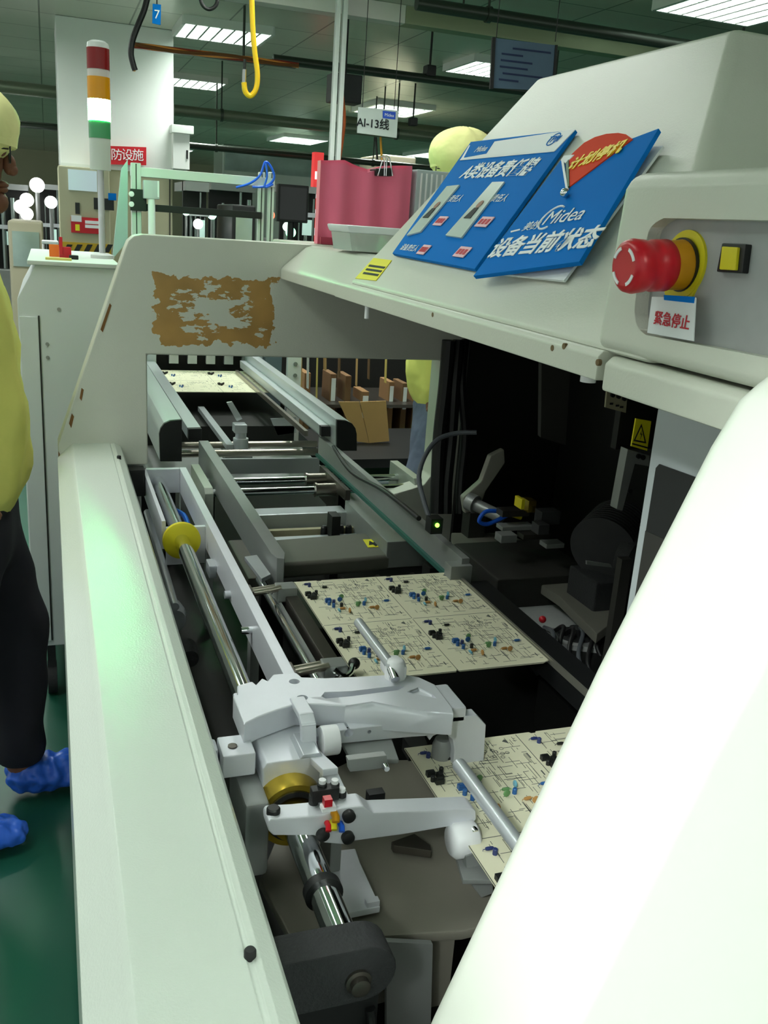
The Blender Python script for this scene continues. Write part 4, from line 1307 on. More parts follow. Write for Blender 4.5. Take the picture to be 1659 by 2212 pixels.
# small things on the cabinet top
rb = thing('red_clip_box', P(137, 570, y=3.0), 'small red plastic clip holder on the white cabinet top', 'holder')
c = P(138, 570, y=3.0)
MB().box(c.x - .012, c.x + .022, 2.99, 3.02, zc, zc + .032).build('holder_box', redp, rb, bevel=.002)
MB().box(c.x - .012, c.x - .002, 2.985, 2.995, zc + .01, zc + .060).build('holder_flap', redp, rb, bevel=.001)
c = P(116, 560, y=3.05)
ob = MB().box(c.x - .012, c.x + .016, 3.04, 3.06, zc, zc + .035).build('orange_card_box', mat('orange_card', (235, 120, 40), .5), None)
tag(ob, 'small orange card box on the white cabinet left of the red holder', 'box')
c = P(178, 575, y=2.18)
bk = MB().box(c.x - .012, c.x + .014, 2.94, 2.96, zc, zc + .012).build('black_block', blackp, None, bevel=.002)
tag(bk, 'small black block on the white cabinet top', 'block')
c = P(150, 575, y=2.162)
ye = MB().box(c.x - .05, c.x + .02, 2.86, 2.90, zc, zc + .006).build('yellow_ruler', mat('ruler_yellow', (212, 196, 110), .5), None)
tag(ye, 'pale yellow strip lying on the white cabinet top', 'strip')

# ------------------------------------------------------------------ carton rack and worker behind the arch opening
rk = thing('carton_rack', (1.4, 4.25, 0), 'dark rack holding rows of upright brown cartons, seen through the end arch', 'rack')
MB().box(.98, 2.0, 4.45, 4.48, .10, 1.25).build('rack_back', dark, rk)
MB().box(.98, 2.0, 4.0, 4.48, .50, .535).build('rack_shelf', steel, rk)
MB().box(.98, 2.0, 3.98, 4.48, .08, .11).build('rack_foot', dark, rk)
for xx in (.99, 1.99):
    MB().box(xx - .015, xx + .015, 3.98, 4.01, 0, 1.25).build('rack_post', alud, rk)
    MB().box(xx - .015, xx + .015, 4.45, 4.48, 0, 1.25).build('rack_post', alud, rk)
k = 0
lab3 = ['leftmost', 'second from left', 'third from left', 'fourth from left', 'fifth from left', 'sixth from left', 'seventh from left', 'rightmost']
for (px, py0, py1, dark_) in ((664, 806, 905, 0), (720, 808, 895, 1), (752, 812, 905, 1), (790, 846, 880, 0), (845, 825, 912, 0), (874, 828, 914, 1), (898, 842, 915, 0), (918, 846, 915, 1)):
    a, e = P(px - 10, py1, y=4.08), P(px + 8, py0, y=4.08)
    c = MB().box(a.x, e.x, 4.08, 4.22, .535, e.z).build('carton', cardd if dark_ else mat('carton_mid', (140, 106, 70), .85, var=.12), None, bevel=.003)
    tag(c, 'upright brown carton in the dark rack, ' + lab3[k], 'carton', 'cartons in the rack')
    if k in (1, 3, 4, 5, 6):
        MB().box(a.x + .006, e.x - .004, 4.077, 4.081, e.z - .125, e.z - .02).build('carton_label', paper, c)
    k += 1
k = 0
nm = ['first', 'second', 'third', 'fourth', 'fifth', 'sixth', 'seventh', 'eighth', 'ninth']
for (px, pt, pb, m_) in ((653, 770, 835, cardb), (668, 770, 840, paper), (688, 770, 862, yellowlab), (705, 770, 800, cardb), (736, 770, 815, cardd), (774, 770, 835, cardb), (800, 770, 820, cardd), (837, 770, 828, yellowlab), (886, 770, 822, cardb)):
    mm = m_ if m_ is not yellowlab else mat('card_straw', (196, 176, 96), .8)
    a, e = P(px - 2.5, pb, y=4.02), P(px + 3, pt - 25, y=4.02)
    c = MB().prism([(a.x, 4.02, a.z), (e.x, 4.02, a.z), (e.x - .006, 4.02, e.z), (a.x - .006, 4.02, e.z)], (0, .03, 0)).build('card_divider', mm, None)
    tag(c, 'thin upright card strip above the cartons, %s from left in the arch opening' % nm[k], 'card strip', 'card strips in the rack')
    k += 1
MB().box(.98, 2.0, 4.0, 4.45, .70, .715).build('rack_wire_shelf', steel, rk)
fl = thing('carton_flap', P(790, 955, y=3.62), 'folded tan cardboard sheet leaning in front of the carton rack', 'cardboard sheet')
MB().prism([P(px, py, y=3.62) for px, py in ((732, 868), (776, 868), (797, 957), (772, 954))], (0, .006, 0)).build('left_half', cardb, fl)
MB().prism([P(px, py, y=3.62) for px, py in ((778, 868), (834, 866), (841, 953), (798, 957))], (0, .006, 0)).build('right_half', cardb, fl)
bn = thing('work_bench', (1.35, 3.5, 0), 'dark work bench with a white roller bar and green edge behind the arch opening', 'bench')
MB().box(1.0, 1.9, 3.35, 3.9, P(800, 960, y=3.62).z - .03, P(800, 957, y=3.62).z).build('bench_top', dark, bn)
c = P(830, 967, y=3.85)
MB().cyl((1.02, 3.3, c.z), (1.32, 3.3, c.z), .012).build('roller', nylon, bn)
MB().cyl((1.0, 3.3, c.z), (1.05, 3.3, c.z), .018).build('roller_end', blackp, bn)
MB().box(1.0, 1.9, 3.28, 3.34, P(830, 1010, y=3.85).z, P(830, 994, y=3.85).z).build('green_edge', mat('edge_green', (120, 190, 160), .4), bn)
MB().box(1.0, 1.9, 3.30, 3.9, .30, P(830, 1010, y=3.85).z).build('bench_body', mat('bench_green', (30, 110, 76), .5), bn)
for xx in (1.03, 1.87):
    for yy in (3.33, 3.86):
        MB().box(xx - .02, xx + .02, yy - .02, yy + .02, 0, .62).build('bench_leg', alud, bn)


# ------------------------------------------------------------------ people
from mathutils import noise as mnoise


def wrinkle(amp, sc):
    def f(bm, off):
        bm.normal_update()
        mv = [(v, v.normal.copy() * amp * mnoise.noise(Vector((v.co.x * sc, v.co.y * sc, v.co.z * sc * .7)))) for v in bm.verts]
        for v, d in mv:
            v.co += d
    return f


def skin_mesh(name, nodes, edges, m, parent, sub=2, extra=None):
    """one continuous surface grown round a skeleton: nodes = {key: (x, y, z, rx, ry)}; the first key is the root"""
    keys = list(nodes)
    me = bpy.data.meshes.new(name)
    off = wl(parent)
    me.from_pydata([Vector(nodes[k][:3]) - off for k in keys], [(keys.index(a), keys.index(b)) for a, b in edges], [])
    o = bpy.data.objects.new(name, me)
    COL.objects.link(o)
    md = o.modifiers.new('skin', 'SKIN')
    md.use_smooth_shade = True
    if not me.skin_vertices:
        bpy.context.view_layer.objects.active = o
    sv = me.skin_vertices[0].data if me.skin_vertices else None
    if sv is None:
        layer = None
    for i, k in enumerate(keys):
        r = nodes[k][3:]
        sv[i].radius = (r[0], r[1] if len(r) > 1 else r[0])
        sv[i].use_root = (i == 0)
    s = o.modifiers.new('sub', 'SUBSURF')
    s.levels = s.render_levels = sub
    bpy.context.view_layer.update()
    dg = bpy.context.evaluated_depsgraph_get()
    m2 = bpy.data.meshes.new_from_object(o.evaluated_get(dg))
    o.modifiers.clear()
    o.data = m2
    if extra is not None:
        bm = bmesh.new()
        bm.from_mesh(m2)
        extra(bm, off)
        bm.to_mesh(m2)
        bm.free()
    for p in m2.polygons:
        p.use_smooth = True
    m2.materials.clear()
    m2.materials.append(m)
    o.parent = parent
    return o


def person(base, face, label, group, h=1.0, sag=0.0, trousers=None, step=.16, arm=.35, lean=0.0):
    """face: unit vector the person looks along (horizontal)"""
    F = Vector((face[0], face[1], 0)).normalized()
    L = Vector((-F.y, F.x, 0))          # the person's left
    B = Vector(base)
    r = thing('person', B, label, 'person', group)

    def at(f, l, z):
        f += lean * max(0, z - 1.25) / .4
        p = B + F * f + L * l
        return (p.x, p.y, z * h)
    N, E = {}, []

    def nd(k, f, l, z, *rad, to=None):
        N[k] = (*at(f, l, z), *rad)
        if to:
            E.append((to, k))
    nd('pelvis', 0, 0, .93, .11, .10)
    nd('waist', .01, 0, 1.08, .105, .095, to='pelvis')
    nd('chest', .015, 0, 1.27, .125, .11, to='waist')
    nd('neckb', .0, 0, 1.42, .055, .055, to='chest')
    nd('neck', .02, 0, 1.47, .047, .047, to='neckb')
    nd('jaw', .045, 0, 1.53, .058, .06, to='neck')
    nd('skull', .03, 0, 1.61, .078, .082, to='jaw')
    nd('crown', .025, 0, 1.665, .045, .05, to='skull')
    for s, q in ((1, 'l'), (-1, 'r')):
        nd('sh' + q, 0, .17 * s, 1.38, .052, to='chest')
        nd('el' + q, -.02 + arm * .1, .22 * s, 1.10, .038, to='sh' + q)
        nd('wr' + q, .20 * arm / .35, .20 * s, .96 + .06 * arm, .026, .024, to='el' + q)
        wf = .20 * arm / .35
        nd('pa' + q, wf + .05, .19 * s, .94 + .06 * arm, .034, .018, to='wr' + q)
        for i, (dl, ln) in enumerate(((.028, .062), (.010, .072), (-.008, .068), (-.026, .052))):
            nd('f%d' % i + q, wf + .085, .19 * s + dl, .925 + .06 * arm, .0095, to='pa' + q)
            nd('g%d' % i + q, wf + .085 + ln * .5, .19 * s + dl, .900 + .06 * arm, .0085, to='f%d' % i + q)
            nd('h%d' % i + q, wf + .085 + ln * .8, .19 * s + dl, .870 + .06 * arm, .007, to='g%d' % i + q)
        nd('t0' + q, wf + .03, .19 * s - .040 * s, .935 + .06 * arm, .011, to='wr' + q)
        nd('t1' + q, wf + .065, .19 * s - .052 * s, .915 + .06 * arm, .009, to='t0' + q)
        st = step * s
        nd('hip' + q, 0, .085 * s, .86, .085, .09, to='pelvis')
        nd('kn' + q, .04 + st * .45, .10 * s, .50, .058, to='hip' + q)
        nd('ca' + q, .0 + st * .6, .10 * s, .33, .054, to='kn' + q)
        nd('an' + q, -.02 + st * .7, .10 * s, .085, .038, to='ca' + q)
        nd('ft' + q, .08 + st * .7, .11 * s, .05, .042, .035, to='an' + q)
        nd('to' + q, .17 + st * .7, .115 * s, .04, .036, .026, to='ft' + q)

    def facegeo(bm, off):
        # nose, ears, lips, eyes grow out of the head
        def ball(f, l, z, rr, sc=(1, 1, 1)):
            p = Vector(at(f, l, z)) - off
            bmesh.ops.create_uvsphere(bm, u_segments=10, v_segments=8, radius=1, matrix=Matrix.Translation(p) @ Matrix.Diagonal((rr * sc[0], rr * sc[1], rr * sc[2], 1)))
        ball(.112, 0, 1.572, .014, (1, .9, 1.5))
        ball(.118, 0, 1.562, .012)
        ball(.100, 0, 1.532, .016, (.8, 1.3, .5))
        ball(.10, 0, 1.522, .015, (.8, 1.2, .5))
        ball(.09, 0, 1.497, .024)
        for s in (1, -1):
            ball(.022, .082 * s, 1.585, .024, (.8, .5, 1.3))
            ball(.092, .032 * s, 1.598, .013)
    body = skin_mesh('body', N, E, skin, r, extra=facegeo)
    # clothes
    J, JE = {}, []

    def jn(k, f, l, z, *rad, to=None):
        J[k] = (*at(f, l, z), *rad)
        if to:
            JE.append((to, k))
    jn('hem', .012, 0, .80, .155, .135)
    jn('belly', .03, 0, 1.0, .165, .145, to='hem')
    jn('chest', .02, 0, 1.24, .155, .14, to='belly')
    jn('coll', .005, 0, 1.40, .085, .08, to='chest')
    jn('colt', .012, 0, 1.45, .066, .066, to='coll')
    for s, q in ((1, 'l'), (-1, 'r')):
        jn('sh' + q, 0, .165 * s, 1.375, .075, to='chest')
        jn('el' + q, -.02 + arm * .1, .222 * s, 1.10, .062, to='sh' + q)
        jn('cu' + q, .18 * arm / .35, .205 * s, .965 + .06 * arm, .045, to='el' + q)
    skin_mesh('jacket', J, JE, jacket_y, r, sub=3, extra=wrinkle(.022, 13))
    T, TE = {}, []

    def tn(k, f, l, z, *rad, to=None):
        T[k] = (*at(f, l, z), *rad)
        if to:
            TE.append((to, k))
    tn('waist', 0, 0, .98, .125, .115)
    tn('seat', 0, 0, .88, .13, .125, to='waist')
    for s, q in ((1, 'l'), (-1, 'r')):
        st = step * s
        tn('th' + q, .01 + st * .2, .095 * s, .72, .098, .10, to='seat')
        tn('kn' + q, .04 + st * .45, .10 * s, .50, .082, to='th' + q)
        tn('ca' + q, .0 + st * .6, .10 * s, .30, .076, to='kn' + q)
        tn('cu' + q, -.015 + st * .7, .10 * s, .085, .068, to='ca' + q)
    skin_mesh('trousers', T, TE, trousers, r, sub=3, extra=wrinkle(.014, 11))
    for s in (1, -1):
        st = step * s
        S_ = {'heel': (*at(-.06 + st * .7, .10 * s, .06), .055, .052), 'mid': (*at(.04 + st * .7, .105 * s, .062), .060, .050),
              'ball': (*at(.14 + st * .7, .11 * s, .05), .058, .042), 'toe': (*at(.215 + st * .7, .115 * s, .038), .040, .028)}
        skin_mesh('shoe_cover', S_, [('heel', 'mid'), ('mid', 'ball'), ('ball', 'toe')], shoe_b, r, sub=4, extra=wrinkle(.011, 42))
    # cap with a soft crown, brim band and neck flap
    C_ = MB()
    hcx, hcy, hcz = at(.022, 0, 1.645)
    C_.ball((hcx, hcy, hcz), .108 * h, (1.0, .95, .78), 48)
    for v in C_.bm.verts:
        q = v.co - Vector((hcx, hcy, hcz))
        an = math.atan2(q.y, q.x)
        v.co += q * (.022 * math.sin(an * 4 + q.z * 40) + .014 * math.sin(an * 9 - q.z * 25)) * (1 if q.z > 0 else .4)
    cap = C_.build('cap', cap_y, r, ang=180)
    b = MB()
    c0 = Vector(at(.028, 0, 1.612))
    b.lathe(c0, Vector((F.x * .12, F.y * .12, 1)), [(0, .094), (.004, .098), (.03, .099), (.036, .094)], 32)
    b.build('cap_band', cap_y, cap)
    b = MB()
    fl_ = [Vector(at(-.085, l, 1.63)) for l in (-.06, 0, .06)]
    b.hull([at(-.05, -.08, 1.62), at(-.05, .08, 1.62), at(-.085, -.05, 1.62), at(-.085, .05, 1.62), at(-.045, -.085, 1.50), at(-.045, .085, 1.50), at(-.085, -.05, 1.50), at(-.085, .05, 1.50)])
    b.build('neck_flap', cap_y, cap, bevel=.012)
    # glasses
    g = MB()
    for s in (1, -1):
        c = Vector(at(.108, .034 * s, 1.595))
        g.washer(c, F, .019, .022, .003, 20)
        g.tube([Vector(at(.106, .055 * s, 1.60)), Vector(at(.02, .083 * s, 1.60))], .0016, 6)
    g.tube([Vector(at(.110, -.012, 1.598)), Vector(at(.112, .012, 1.598))], .0016, 6)
    g.build('glasses', blackp, r)
    return r


person((-.205, 2.18, 0), (1, .10), 'person in yellow cap, glasses, yellow jacket and blue shoe covers at the left edge', None, h=1.0, trousers=trouser_d, step=.16, arm=-.12, lean=.03)
person((1.33, 3.02, 0), (-.9, .3), 'person in yellow jacket and blue-grey trousers behind the machine, yellow cap above the hood', None, h=1.06, trousers=trouser_b, step=.12, arm=-.1)
# ------------------------------------------------------------------ ceiling fittings
louv = mat('louvre_alu', (150, 158, 154), .3, .7)
frm = mat('fitting_white', (215, 222, 216), .5)
lampm = mat('lamp_diffuser', (235, 250, 242), .6)
pos = ['above the left column', 'beyond the left column', 'above the hanging line sign', 'far back in the middle', 'behind the hanging notice', 'at the top right corner', 'far back on the right',
       'in the left aisle, second row', 'in the left aisle, third row', 'in the left aisle, first row', 'straight over the far loader', 'over the left aisle beside the photographer', 'over the right aisle', 'behind the photographer on the right', 'behind the photographer on the left', 'far back over the left machines', 'far back over the right machines', 'over the right aisle, second row',
       'near the back wall on the right', 'near the back wall in the middle', 'far down the left aisle', 'added out of view near the side panel']
for i, (fx, fy, sx, sy, pw) in enumerate(FIT):
    r = thing('ceiling_light', (fx, fy, CEIL_Z - .05), 'recessed ceiling light with a silver grid, ' + pos[i], 'ceiling light', 'ceiling grid lights')
    b = MB()
    for s in (-1, 1):
        b.box(fx + s * sx / 2 - .012, fx + s * sx / 2 + .012, fy - sy / 2, fy + sy / 2, CEIL_Z - .052, CEIL_Z)
        b.box(fx - sx / 2, fx + sx / 2, fy + s * sy / 2 - .012, fy + s * sy / 2 + .012, CEIL_Z - .052, CEIL_Z)
    b.build('frame', frm, r)
    b = MB()
    nb = max(4, int(sy / .055))
    for k in range(1, nb):
        yy = fy - sy / 2 + sy * k / nb
        b.box(fx - sx / 2, fx + sx / 2, yy - .0015, yy + .0015, CEIL_Z - .05, CEIL_Z - .008)
    for k in range(1, 7):
        xx = fx - sx / 2 + sx * k / 7
        b.box(xx - .006, xx + .006, fy - sy / 2, fy + sy / 2, CEIL_Z - .05, CEIL_Z - .008)
    b.build('louvre', louv, r)
for k, (bx_, by_) in enumerate(ADDED_BATTEN):
    r = thing('added_batten', (bx_, by_, 2.61), 'long bare batten light, added out of view on two rods over the %s of the machine' % ('outer side', 'hood side', 'far outer side')[k], 'batten light', 'batten lights over the machine')
    MB().box(bx_ - .06, bx_ + .06, by_ - 1.02, by_ + 1.02, 2.612, 2.65).build('housing', frm, r, bevel=.004)
    for dy in (-.7, .7):
        MB().cyl((bx_, by_ + dy, 2.65), (bx_, by_ + dy, CEIL_Z), .006, n=8).build('rod', alud, r)
wk = thing('added_spot', (COVER_SPOT[0], COVER_SPOT[1], COVER_SPOT[2]), 'added spot lamp on a ceiling rod, unseen behind the photographer', 'lamp')
dv = (Vector((.62, .45, 1.02)) - Vector(COVER_SPOT)).normalized()
MB().lathe(Vector(COVER_SPOT) - dv * .02, -dv, [(0, .07), (.10, .05), (.14, .02)], 24).build('lamp_shade', blackp, wk)
MB().cyl((COVER_SPOT[0], COVER_SPOT[1], COVER_SPOT[2] + .1), (COVER_SPOT[0], COVER_SPOT[1], CEIL_Z), .012).build('lamp_rod', alud, wk)

# ------------------------------------------------------------------ column and boxes
cl_ = thing('column', (.51, 7.9, 0), 'square column, white above and beige below, behind the tower light', 'column')
cx0, cx1 = .105, .908
MB().box(cx0, cx1, 7.5, 8.3, 1.785, CEIL_Z).build('upper_cladding', columnw, cl_, bevel=.005)
MB().box(cx0 + .008, cx1 - .008, 7.51, 8.29, 0, 1.785).build('lower_cladding', wallc, cl_)
MB().box(cx0, cx1, 7.49, 7.52, 1.77, 1.79).build('edge_trim', frm, cl_)
c = P(367, 450, y=7.5)
MB().box(c.x - .004, c.x + .004, 7.503, 7.512, 0, 1.77).build('seam', darkg, cl_)
rs = MB().prism([P(px, py, y=7.47) for px, py in ((205, 314), (316, 318), (316, 357), (205, 354))], (0, .015, 0)).build('fire_sign', redsign, None)
tag(rs, 'red sign with white characters on the column behind the tower light', 'sign')
for px, ch in ((224, '消'), (252, '防'), (275, '设'), (298, '施')):
    text('sign_lettering', ch, white, rs, P(px, 336 + (px - 270) * .02, y=7.468), X, Z, .085, ext=.002)
wb = thing('wall_box', P(396, 315, y=7.35), 'white electrical box with a lid rim on the right of the column', 'box')
p0, p1 = P(374, 364, y=7.4), P(410, 285, y=7.4)
MB().box(p0.x, p1.x, 7.4, 7.7, p0.z, p1.z).build('box_body', columnw, wb, bevel=.004)
p2, p3 = P(370, 283, y=7.38), P(418, 273, y=7.38)
MB().box(p2.x, p3.x, 7.36, 7.72, p2.z - .01, p3.z).build('box_lid', frm, wb, bevel=.004)
c = P(404, 334, y=7.4)
MB().box(c.x - .006, c.x + .006, 7.39, 7.40, c.z - .03, c.z + .03).build('box_latch', blackp, wb)
# control panel board on the lower column
cpn = thing('control_cabinet', P(180, 470, y=7.3), 'beige control cabinet with a pale screen and red signs against the column', 'cabinet')
p0, p1 = P(133, 600, y=7.2), P(236, 366, y=7.2)
MB().box(p0.x, p1.x, 7.2, 7.49, 0, p1.z).build('cabinet_body', wallc, cpn, bevel=.01)


def patch(nm, par, m_, px0, py0, px1, py1, y, t=.01):
    a, e = P(px0, py1, y=y), P(px1, py0, y=y)
    return MB().box(a.x, e.x, y, y + t, a.z, e.z).build(nm, m_, par)


patch('screen', cpn, mat('pale_screen', (176, 192, 200), .2, emit=.25), 148, 370, 209, 410, 7.19)
patch('handle', cpn, blackp, 163, 438, 172, 462, 7.185)
patch('switch_bank', cpn, blackp, 203, 430, 246, 452, 7.185)
patch('blue_tag', cpn, blue, 234, 418, 251, 432, 7.18)
s_ = patch('red_notice', cpn, redsign, 154, 472, 222, 502, 7.18)
patch('notice_corner', s_, paper, 154, 466, 176, 478, 7.175)
patch('notice_symbol', s_, yellowlab, 163, 485, 172, 498, 7.175)
for yy in (478, 487):
    patch('notice_print', s_, white, 184, yy, 214, yy + 5, 7.176)
s_ = patch('red_notice', cpn, redsign, 175, 548, 222, 560, 7.18)
patch('notice_print', s_, white, 188, 551, 212, 556, 7.175)
for i in range(5):
    a, e = P(136 + 22 * i, 545, y=7.18), P(147 + 22 * i, 528, y=7.18)
    MB().prism([(a.x, 7.185, a.z), (e.x, 7.185, a.z), (e.x + .03, 7.185, e.z), (a.x + .03, 7.185, e.z)], (0, .01, 0)).build('hazard_stripe', blackp, cpn)
patch('hazard_band', cpn, mat('hazard_yellow', (196, 160, 40), .6), 134, 528, 240, 545, 7.19)

# ------------------------------------------------------------------ pipes, trunking and hanging things
pm_ = mat('pipe_dark', (58, 66, 58), .35, .4)
dk_ = thing('air_duct', (4.5, 5.3, 2.5), 'long silver square duct hung under the ceiling across the room', 'duct')
a, e = P(1000, 40, y=5.3), P(1000, 78, y=5.3)
MB().box(1.85, 11, 5.2, 5.3, e.z, a.z).build('duct_run', mat('duct_grey', (150, 160, 130), .4, .5), dk_, bevel=.003)
a1, e1_ = P(700, 5, y=5.25), P(700, 22, y=5.25)
MB().box(.9, 1.85, 5.2, 5.3, e.z, a.z).build('duct_lit_part', mat('duct_lit', (222, 220, 215), .4, .1), dk_, bevel=.003)  # same silver duct, its lit stretch painted whiter
for xx in (2.2, 4.0, 6.0):
    MB().cyl((xx, 5.25, a.z), (xx, 5.25, CEIL_Z), .006).build('hanger', pm_, dk_)


def pipe(px0, py0, px1, py1, yy, r, m_, label, x0=None, x1=None, hang=True, nm='pipe'):
    zc_ = P((px0 + px1) / 2, (py0 + py1) / 2, y=yy).z
    xa_, xb_ = P(px0, py0, y=yy).x if x0 is None else x0, P(px1, py1, y=yy).x if x1 is None else x1
    r_ = thing(nm, ((xa_ + xb_) / 2, yy, zc_ - r), label, 'pipe')
    MB().cyl((xa_, yy, zc_), (xb_, yy, zc_), r).build('pipe_run', m_, r_)
    if hang:
        k = 0
        xx = xa_ + .4
        while xx < xb_:
            MB().cyl((xx, yy, zc_), (xx, yy, CEIL_Z), .007, n=8).build('hanger', pm_, r_)
            MB().washer((xx - .012, yy, zc_), X, r, r + .008, .024, 16).build('clip', pm_, r_)
            xx += 1.6
    return r_, zc_


pipe(900, 4, 1440, 95, 4.9, .032, pm_, 'thick black pipe under the ceiling in front of the silver duct', x1=11)
tr2, ztr = pipe(590, 125, 1060, 190, 6.3, .028, pm_, 'black pipe under the ceiling running behind the white post', x1=9)
oc = thing('cable_bundle', (.9, 6.3, ztr), 'bundle of orange cables on a tray from column to yellow hose', 'cable bundle')
for k in range(4):
    MB().tube(spline([P(285 + i * 45, 97 + i * 5.5 + 3.0 * math.sin(i * 1.3 + k * 1.7), y=6.28 - .012 * k) for i in range(9)], 4), .010).build('cable', mat(['cable_orange', 'cable_red', 'cable_amber', 'cable_brown'][k], [(226, 120, 40), (150, 50, 30), (236, 150, 70), (120, 70, 30)][k], .5), oc)
MB().box(P(285, 100, y=6.35).x, P(640, 130, y=6.35).x, 6.33, 6.38, ztr - .03, ztr + .0).build('cable_tray', pm_, oc)
MB().cyl((1.2, 6.35, ztr), (1.2, 6.35, CEIL_Z), .008, n=8).build('hanger', pm_, oc)
pipe(376, 240, 720, 272, 8.6, .045, mat('bar_olive', (104, 114, 96), .4, .4), 'broad dark bar under the ceiling right of the column', x1=9)
pipe(376, 310, 690, 342, 9.6, .030, pm_, 'thin dark pipe far back right of the column', x1=10)
pipe(-20, 185, 124, 200, 8.6, .050, mat('bar_olive', (104, 114, 96), .4, .4), 'broad dark bar under the ceiling left of the column', x0=-4)
pipe(-20, 262, 124, 275, 9.6, .030, pm_, 'thin dark pipe far back left of the column', x0=-4)
pipe(740, 255, 1000, 300, 8.9, .055, mat('beam_olive', (110, 116, 92), .5, .3), 'olive beam under the ceiling behind the hanging line sign', x1=8)
# hanging dark cable with a blue tag
hc_ = thing('hanging_cable', P(285, 120, y=5.0), 'black cable hanging from the ceiling in front of the column', 'cable')
MB().tube(spline([P(322, -20, y=5), P(312, 20, y=5), P(300, 50, y=5), P(287, 85, y=5), P(283, 115, y=5), P(288, 140, y=5), P(292, 152, y=5)]), .014).build('cable_run', cableb, hc_)
MB().tube([P(289, 130, y=5), P(290, 154, y=5)], .006).build('cable_end', orangep, hc_)
bt = thing('blue_tag', P(339, 35, y=4.6), 'bright blue tag hanging from the ceiling at the top left', 'tag')
MB().prism([P(px, py, y=4.6) for px, py in ((330, 8), (348, 10), (347, 54), (329, 50))], (0, .006, 0)).build('tag_sheet', blue, bt)
text('tag_mark', '7', white, bt, P(339, 32, y=4.597), X, Z, .05, ext=.001)
MB().cyl(P(339, 10, y=4.603), Vector((P(339, 10, y=4.6).x, 4.603, CEIL_Z)), .003, n=8).build('tag_string', cableb, bt)
bl = thing('cable_loop', P(455, 20, y=4.4), 'black cable loop hanging at the top edge', 'cable')
MB().tube(spline([P(430, -25, y=4.4), P(436, 8, y=4.4), P(452, 20, y=4.4), P(468, 8, y=4.4), P(470, -25, y=4.4)]), .008).build('loop', cableb, bl)
yh = thing('yellow_hose', P(540, 208, y=4.0), 'yellow curly air hose hanging down with a metal end', 'hose')
MB().tube(spline([Vector((P(543, -60, y=4).x, 4.0, CEIL_Z)), P(543, -60, y=4), P(544, 0, y=4), P(546, 60, y=4), P(550, 110, y=4), P(556, 160, y=4), P(553, 192, y=4), P(541, 207, y=4), P(530, 198, y=4), P(527, 178, y=4)]), .0105).build('hose_run', hoseY, yh)
MB().tube([P(527, 180, y=4), P(528, 150, y=4)], .008).build('hose_nipple', chrome, yh)
MB().tube([P(528, 150, y=4), P(529, 128, y=4)], .006).build('hose_plug', blackp, yh)

# white post with cables
wp = thing('service_post', (P(728, 350, y=5).x, 5.0, 0), 'pair of slim white posts from ceiling to floor behind the pink foam', 'post')
for dx in (-.016, .020):
    x_ = P(728, 210, y=5).x + dx
    MB().box(x_ - .012, x_ + .012, 4.985, 5.015, 0, CEIL_Z).build('post', alp, wp, bevel=.002)
MB().tube(spline([P(742, 80, y=5.03), P(738, 180, y=5.03), P(744, 260, y=5.03), P(733, 350, y=5.03)]), .008).build('post_cable', mat('cable_rust', (170, 80, 30), .5), wp)
# speaker
spk = thing('speaker', P(752, 220, y=5.3), 'black box loudspeaker hanging behind the white post', 'speaker')
p0, p1 = P(716, 218, y=5.3), P(784, 163, y=5.3)
MB().box(p0.x, p1.x, 5.3, 5.42, p0.z, p1.z).build('speaker_box', blackp, spk, bevel=.006)
MB().box(p0.x + .012, p1.x - .01, 5.294, 5.301, p0.z + .01, p1.z - .01).build('grille', blackm, spk)
MB().cyl(((p0.x + p1.x) / 2, 5.36, p1.z), ((p0.x + p1.x) / 2, 5.36, CEIL_Z), .01, n=10).build('bracket', blackp, spk)
# line sign
ls = thing('line_sign', P(816, 298, y=5.0), 'white hanging line sign with black lettering and a small blue corner', 'sign')
MB().prism([P(px, py, y=5) for px, py in ((774, 231), (860, 239), (857, 298), (772, 287))], (0, .008, 0)).build('sign_sheet', mat('sign_white', (196, 204, 200), .5), ls)
q = MB().prism([P(px, py, y=4.998) for px, py in ((827, 239), (855, 242), (854, 258), (827, 255))], (0, .004, 0)).build('blue_corner', mat('corner_blue', (40, 80, 190), .5), ls)
text('corner_lettering', 'Midea', white, q, P(841, 249, y=4.996), X, Z, .022, ext=.0004)
text('sign_lettering', 'AI-13线', blackink, ls, P(806, 268, y=4.997), X, Z, .056, ext=.0006, offset=.0008)
for px in (783, 852):
    c = P(px, 236, y=5.0)
    MB().cyl((c.x, 5.004, c.z), (c.x, 5.004, CEIL_Z), .002, n=6).build('sign_wire', cableb, ls)
for k, px in enumerate((812, 822)):
    MB().tube([P(px, 296, y=5.06), P(px + 1, 318, y=5.06), P(px + 3, 345, y=5.06)], .006).build('sign_cable', cableb if k == 0 else orangep, ls)
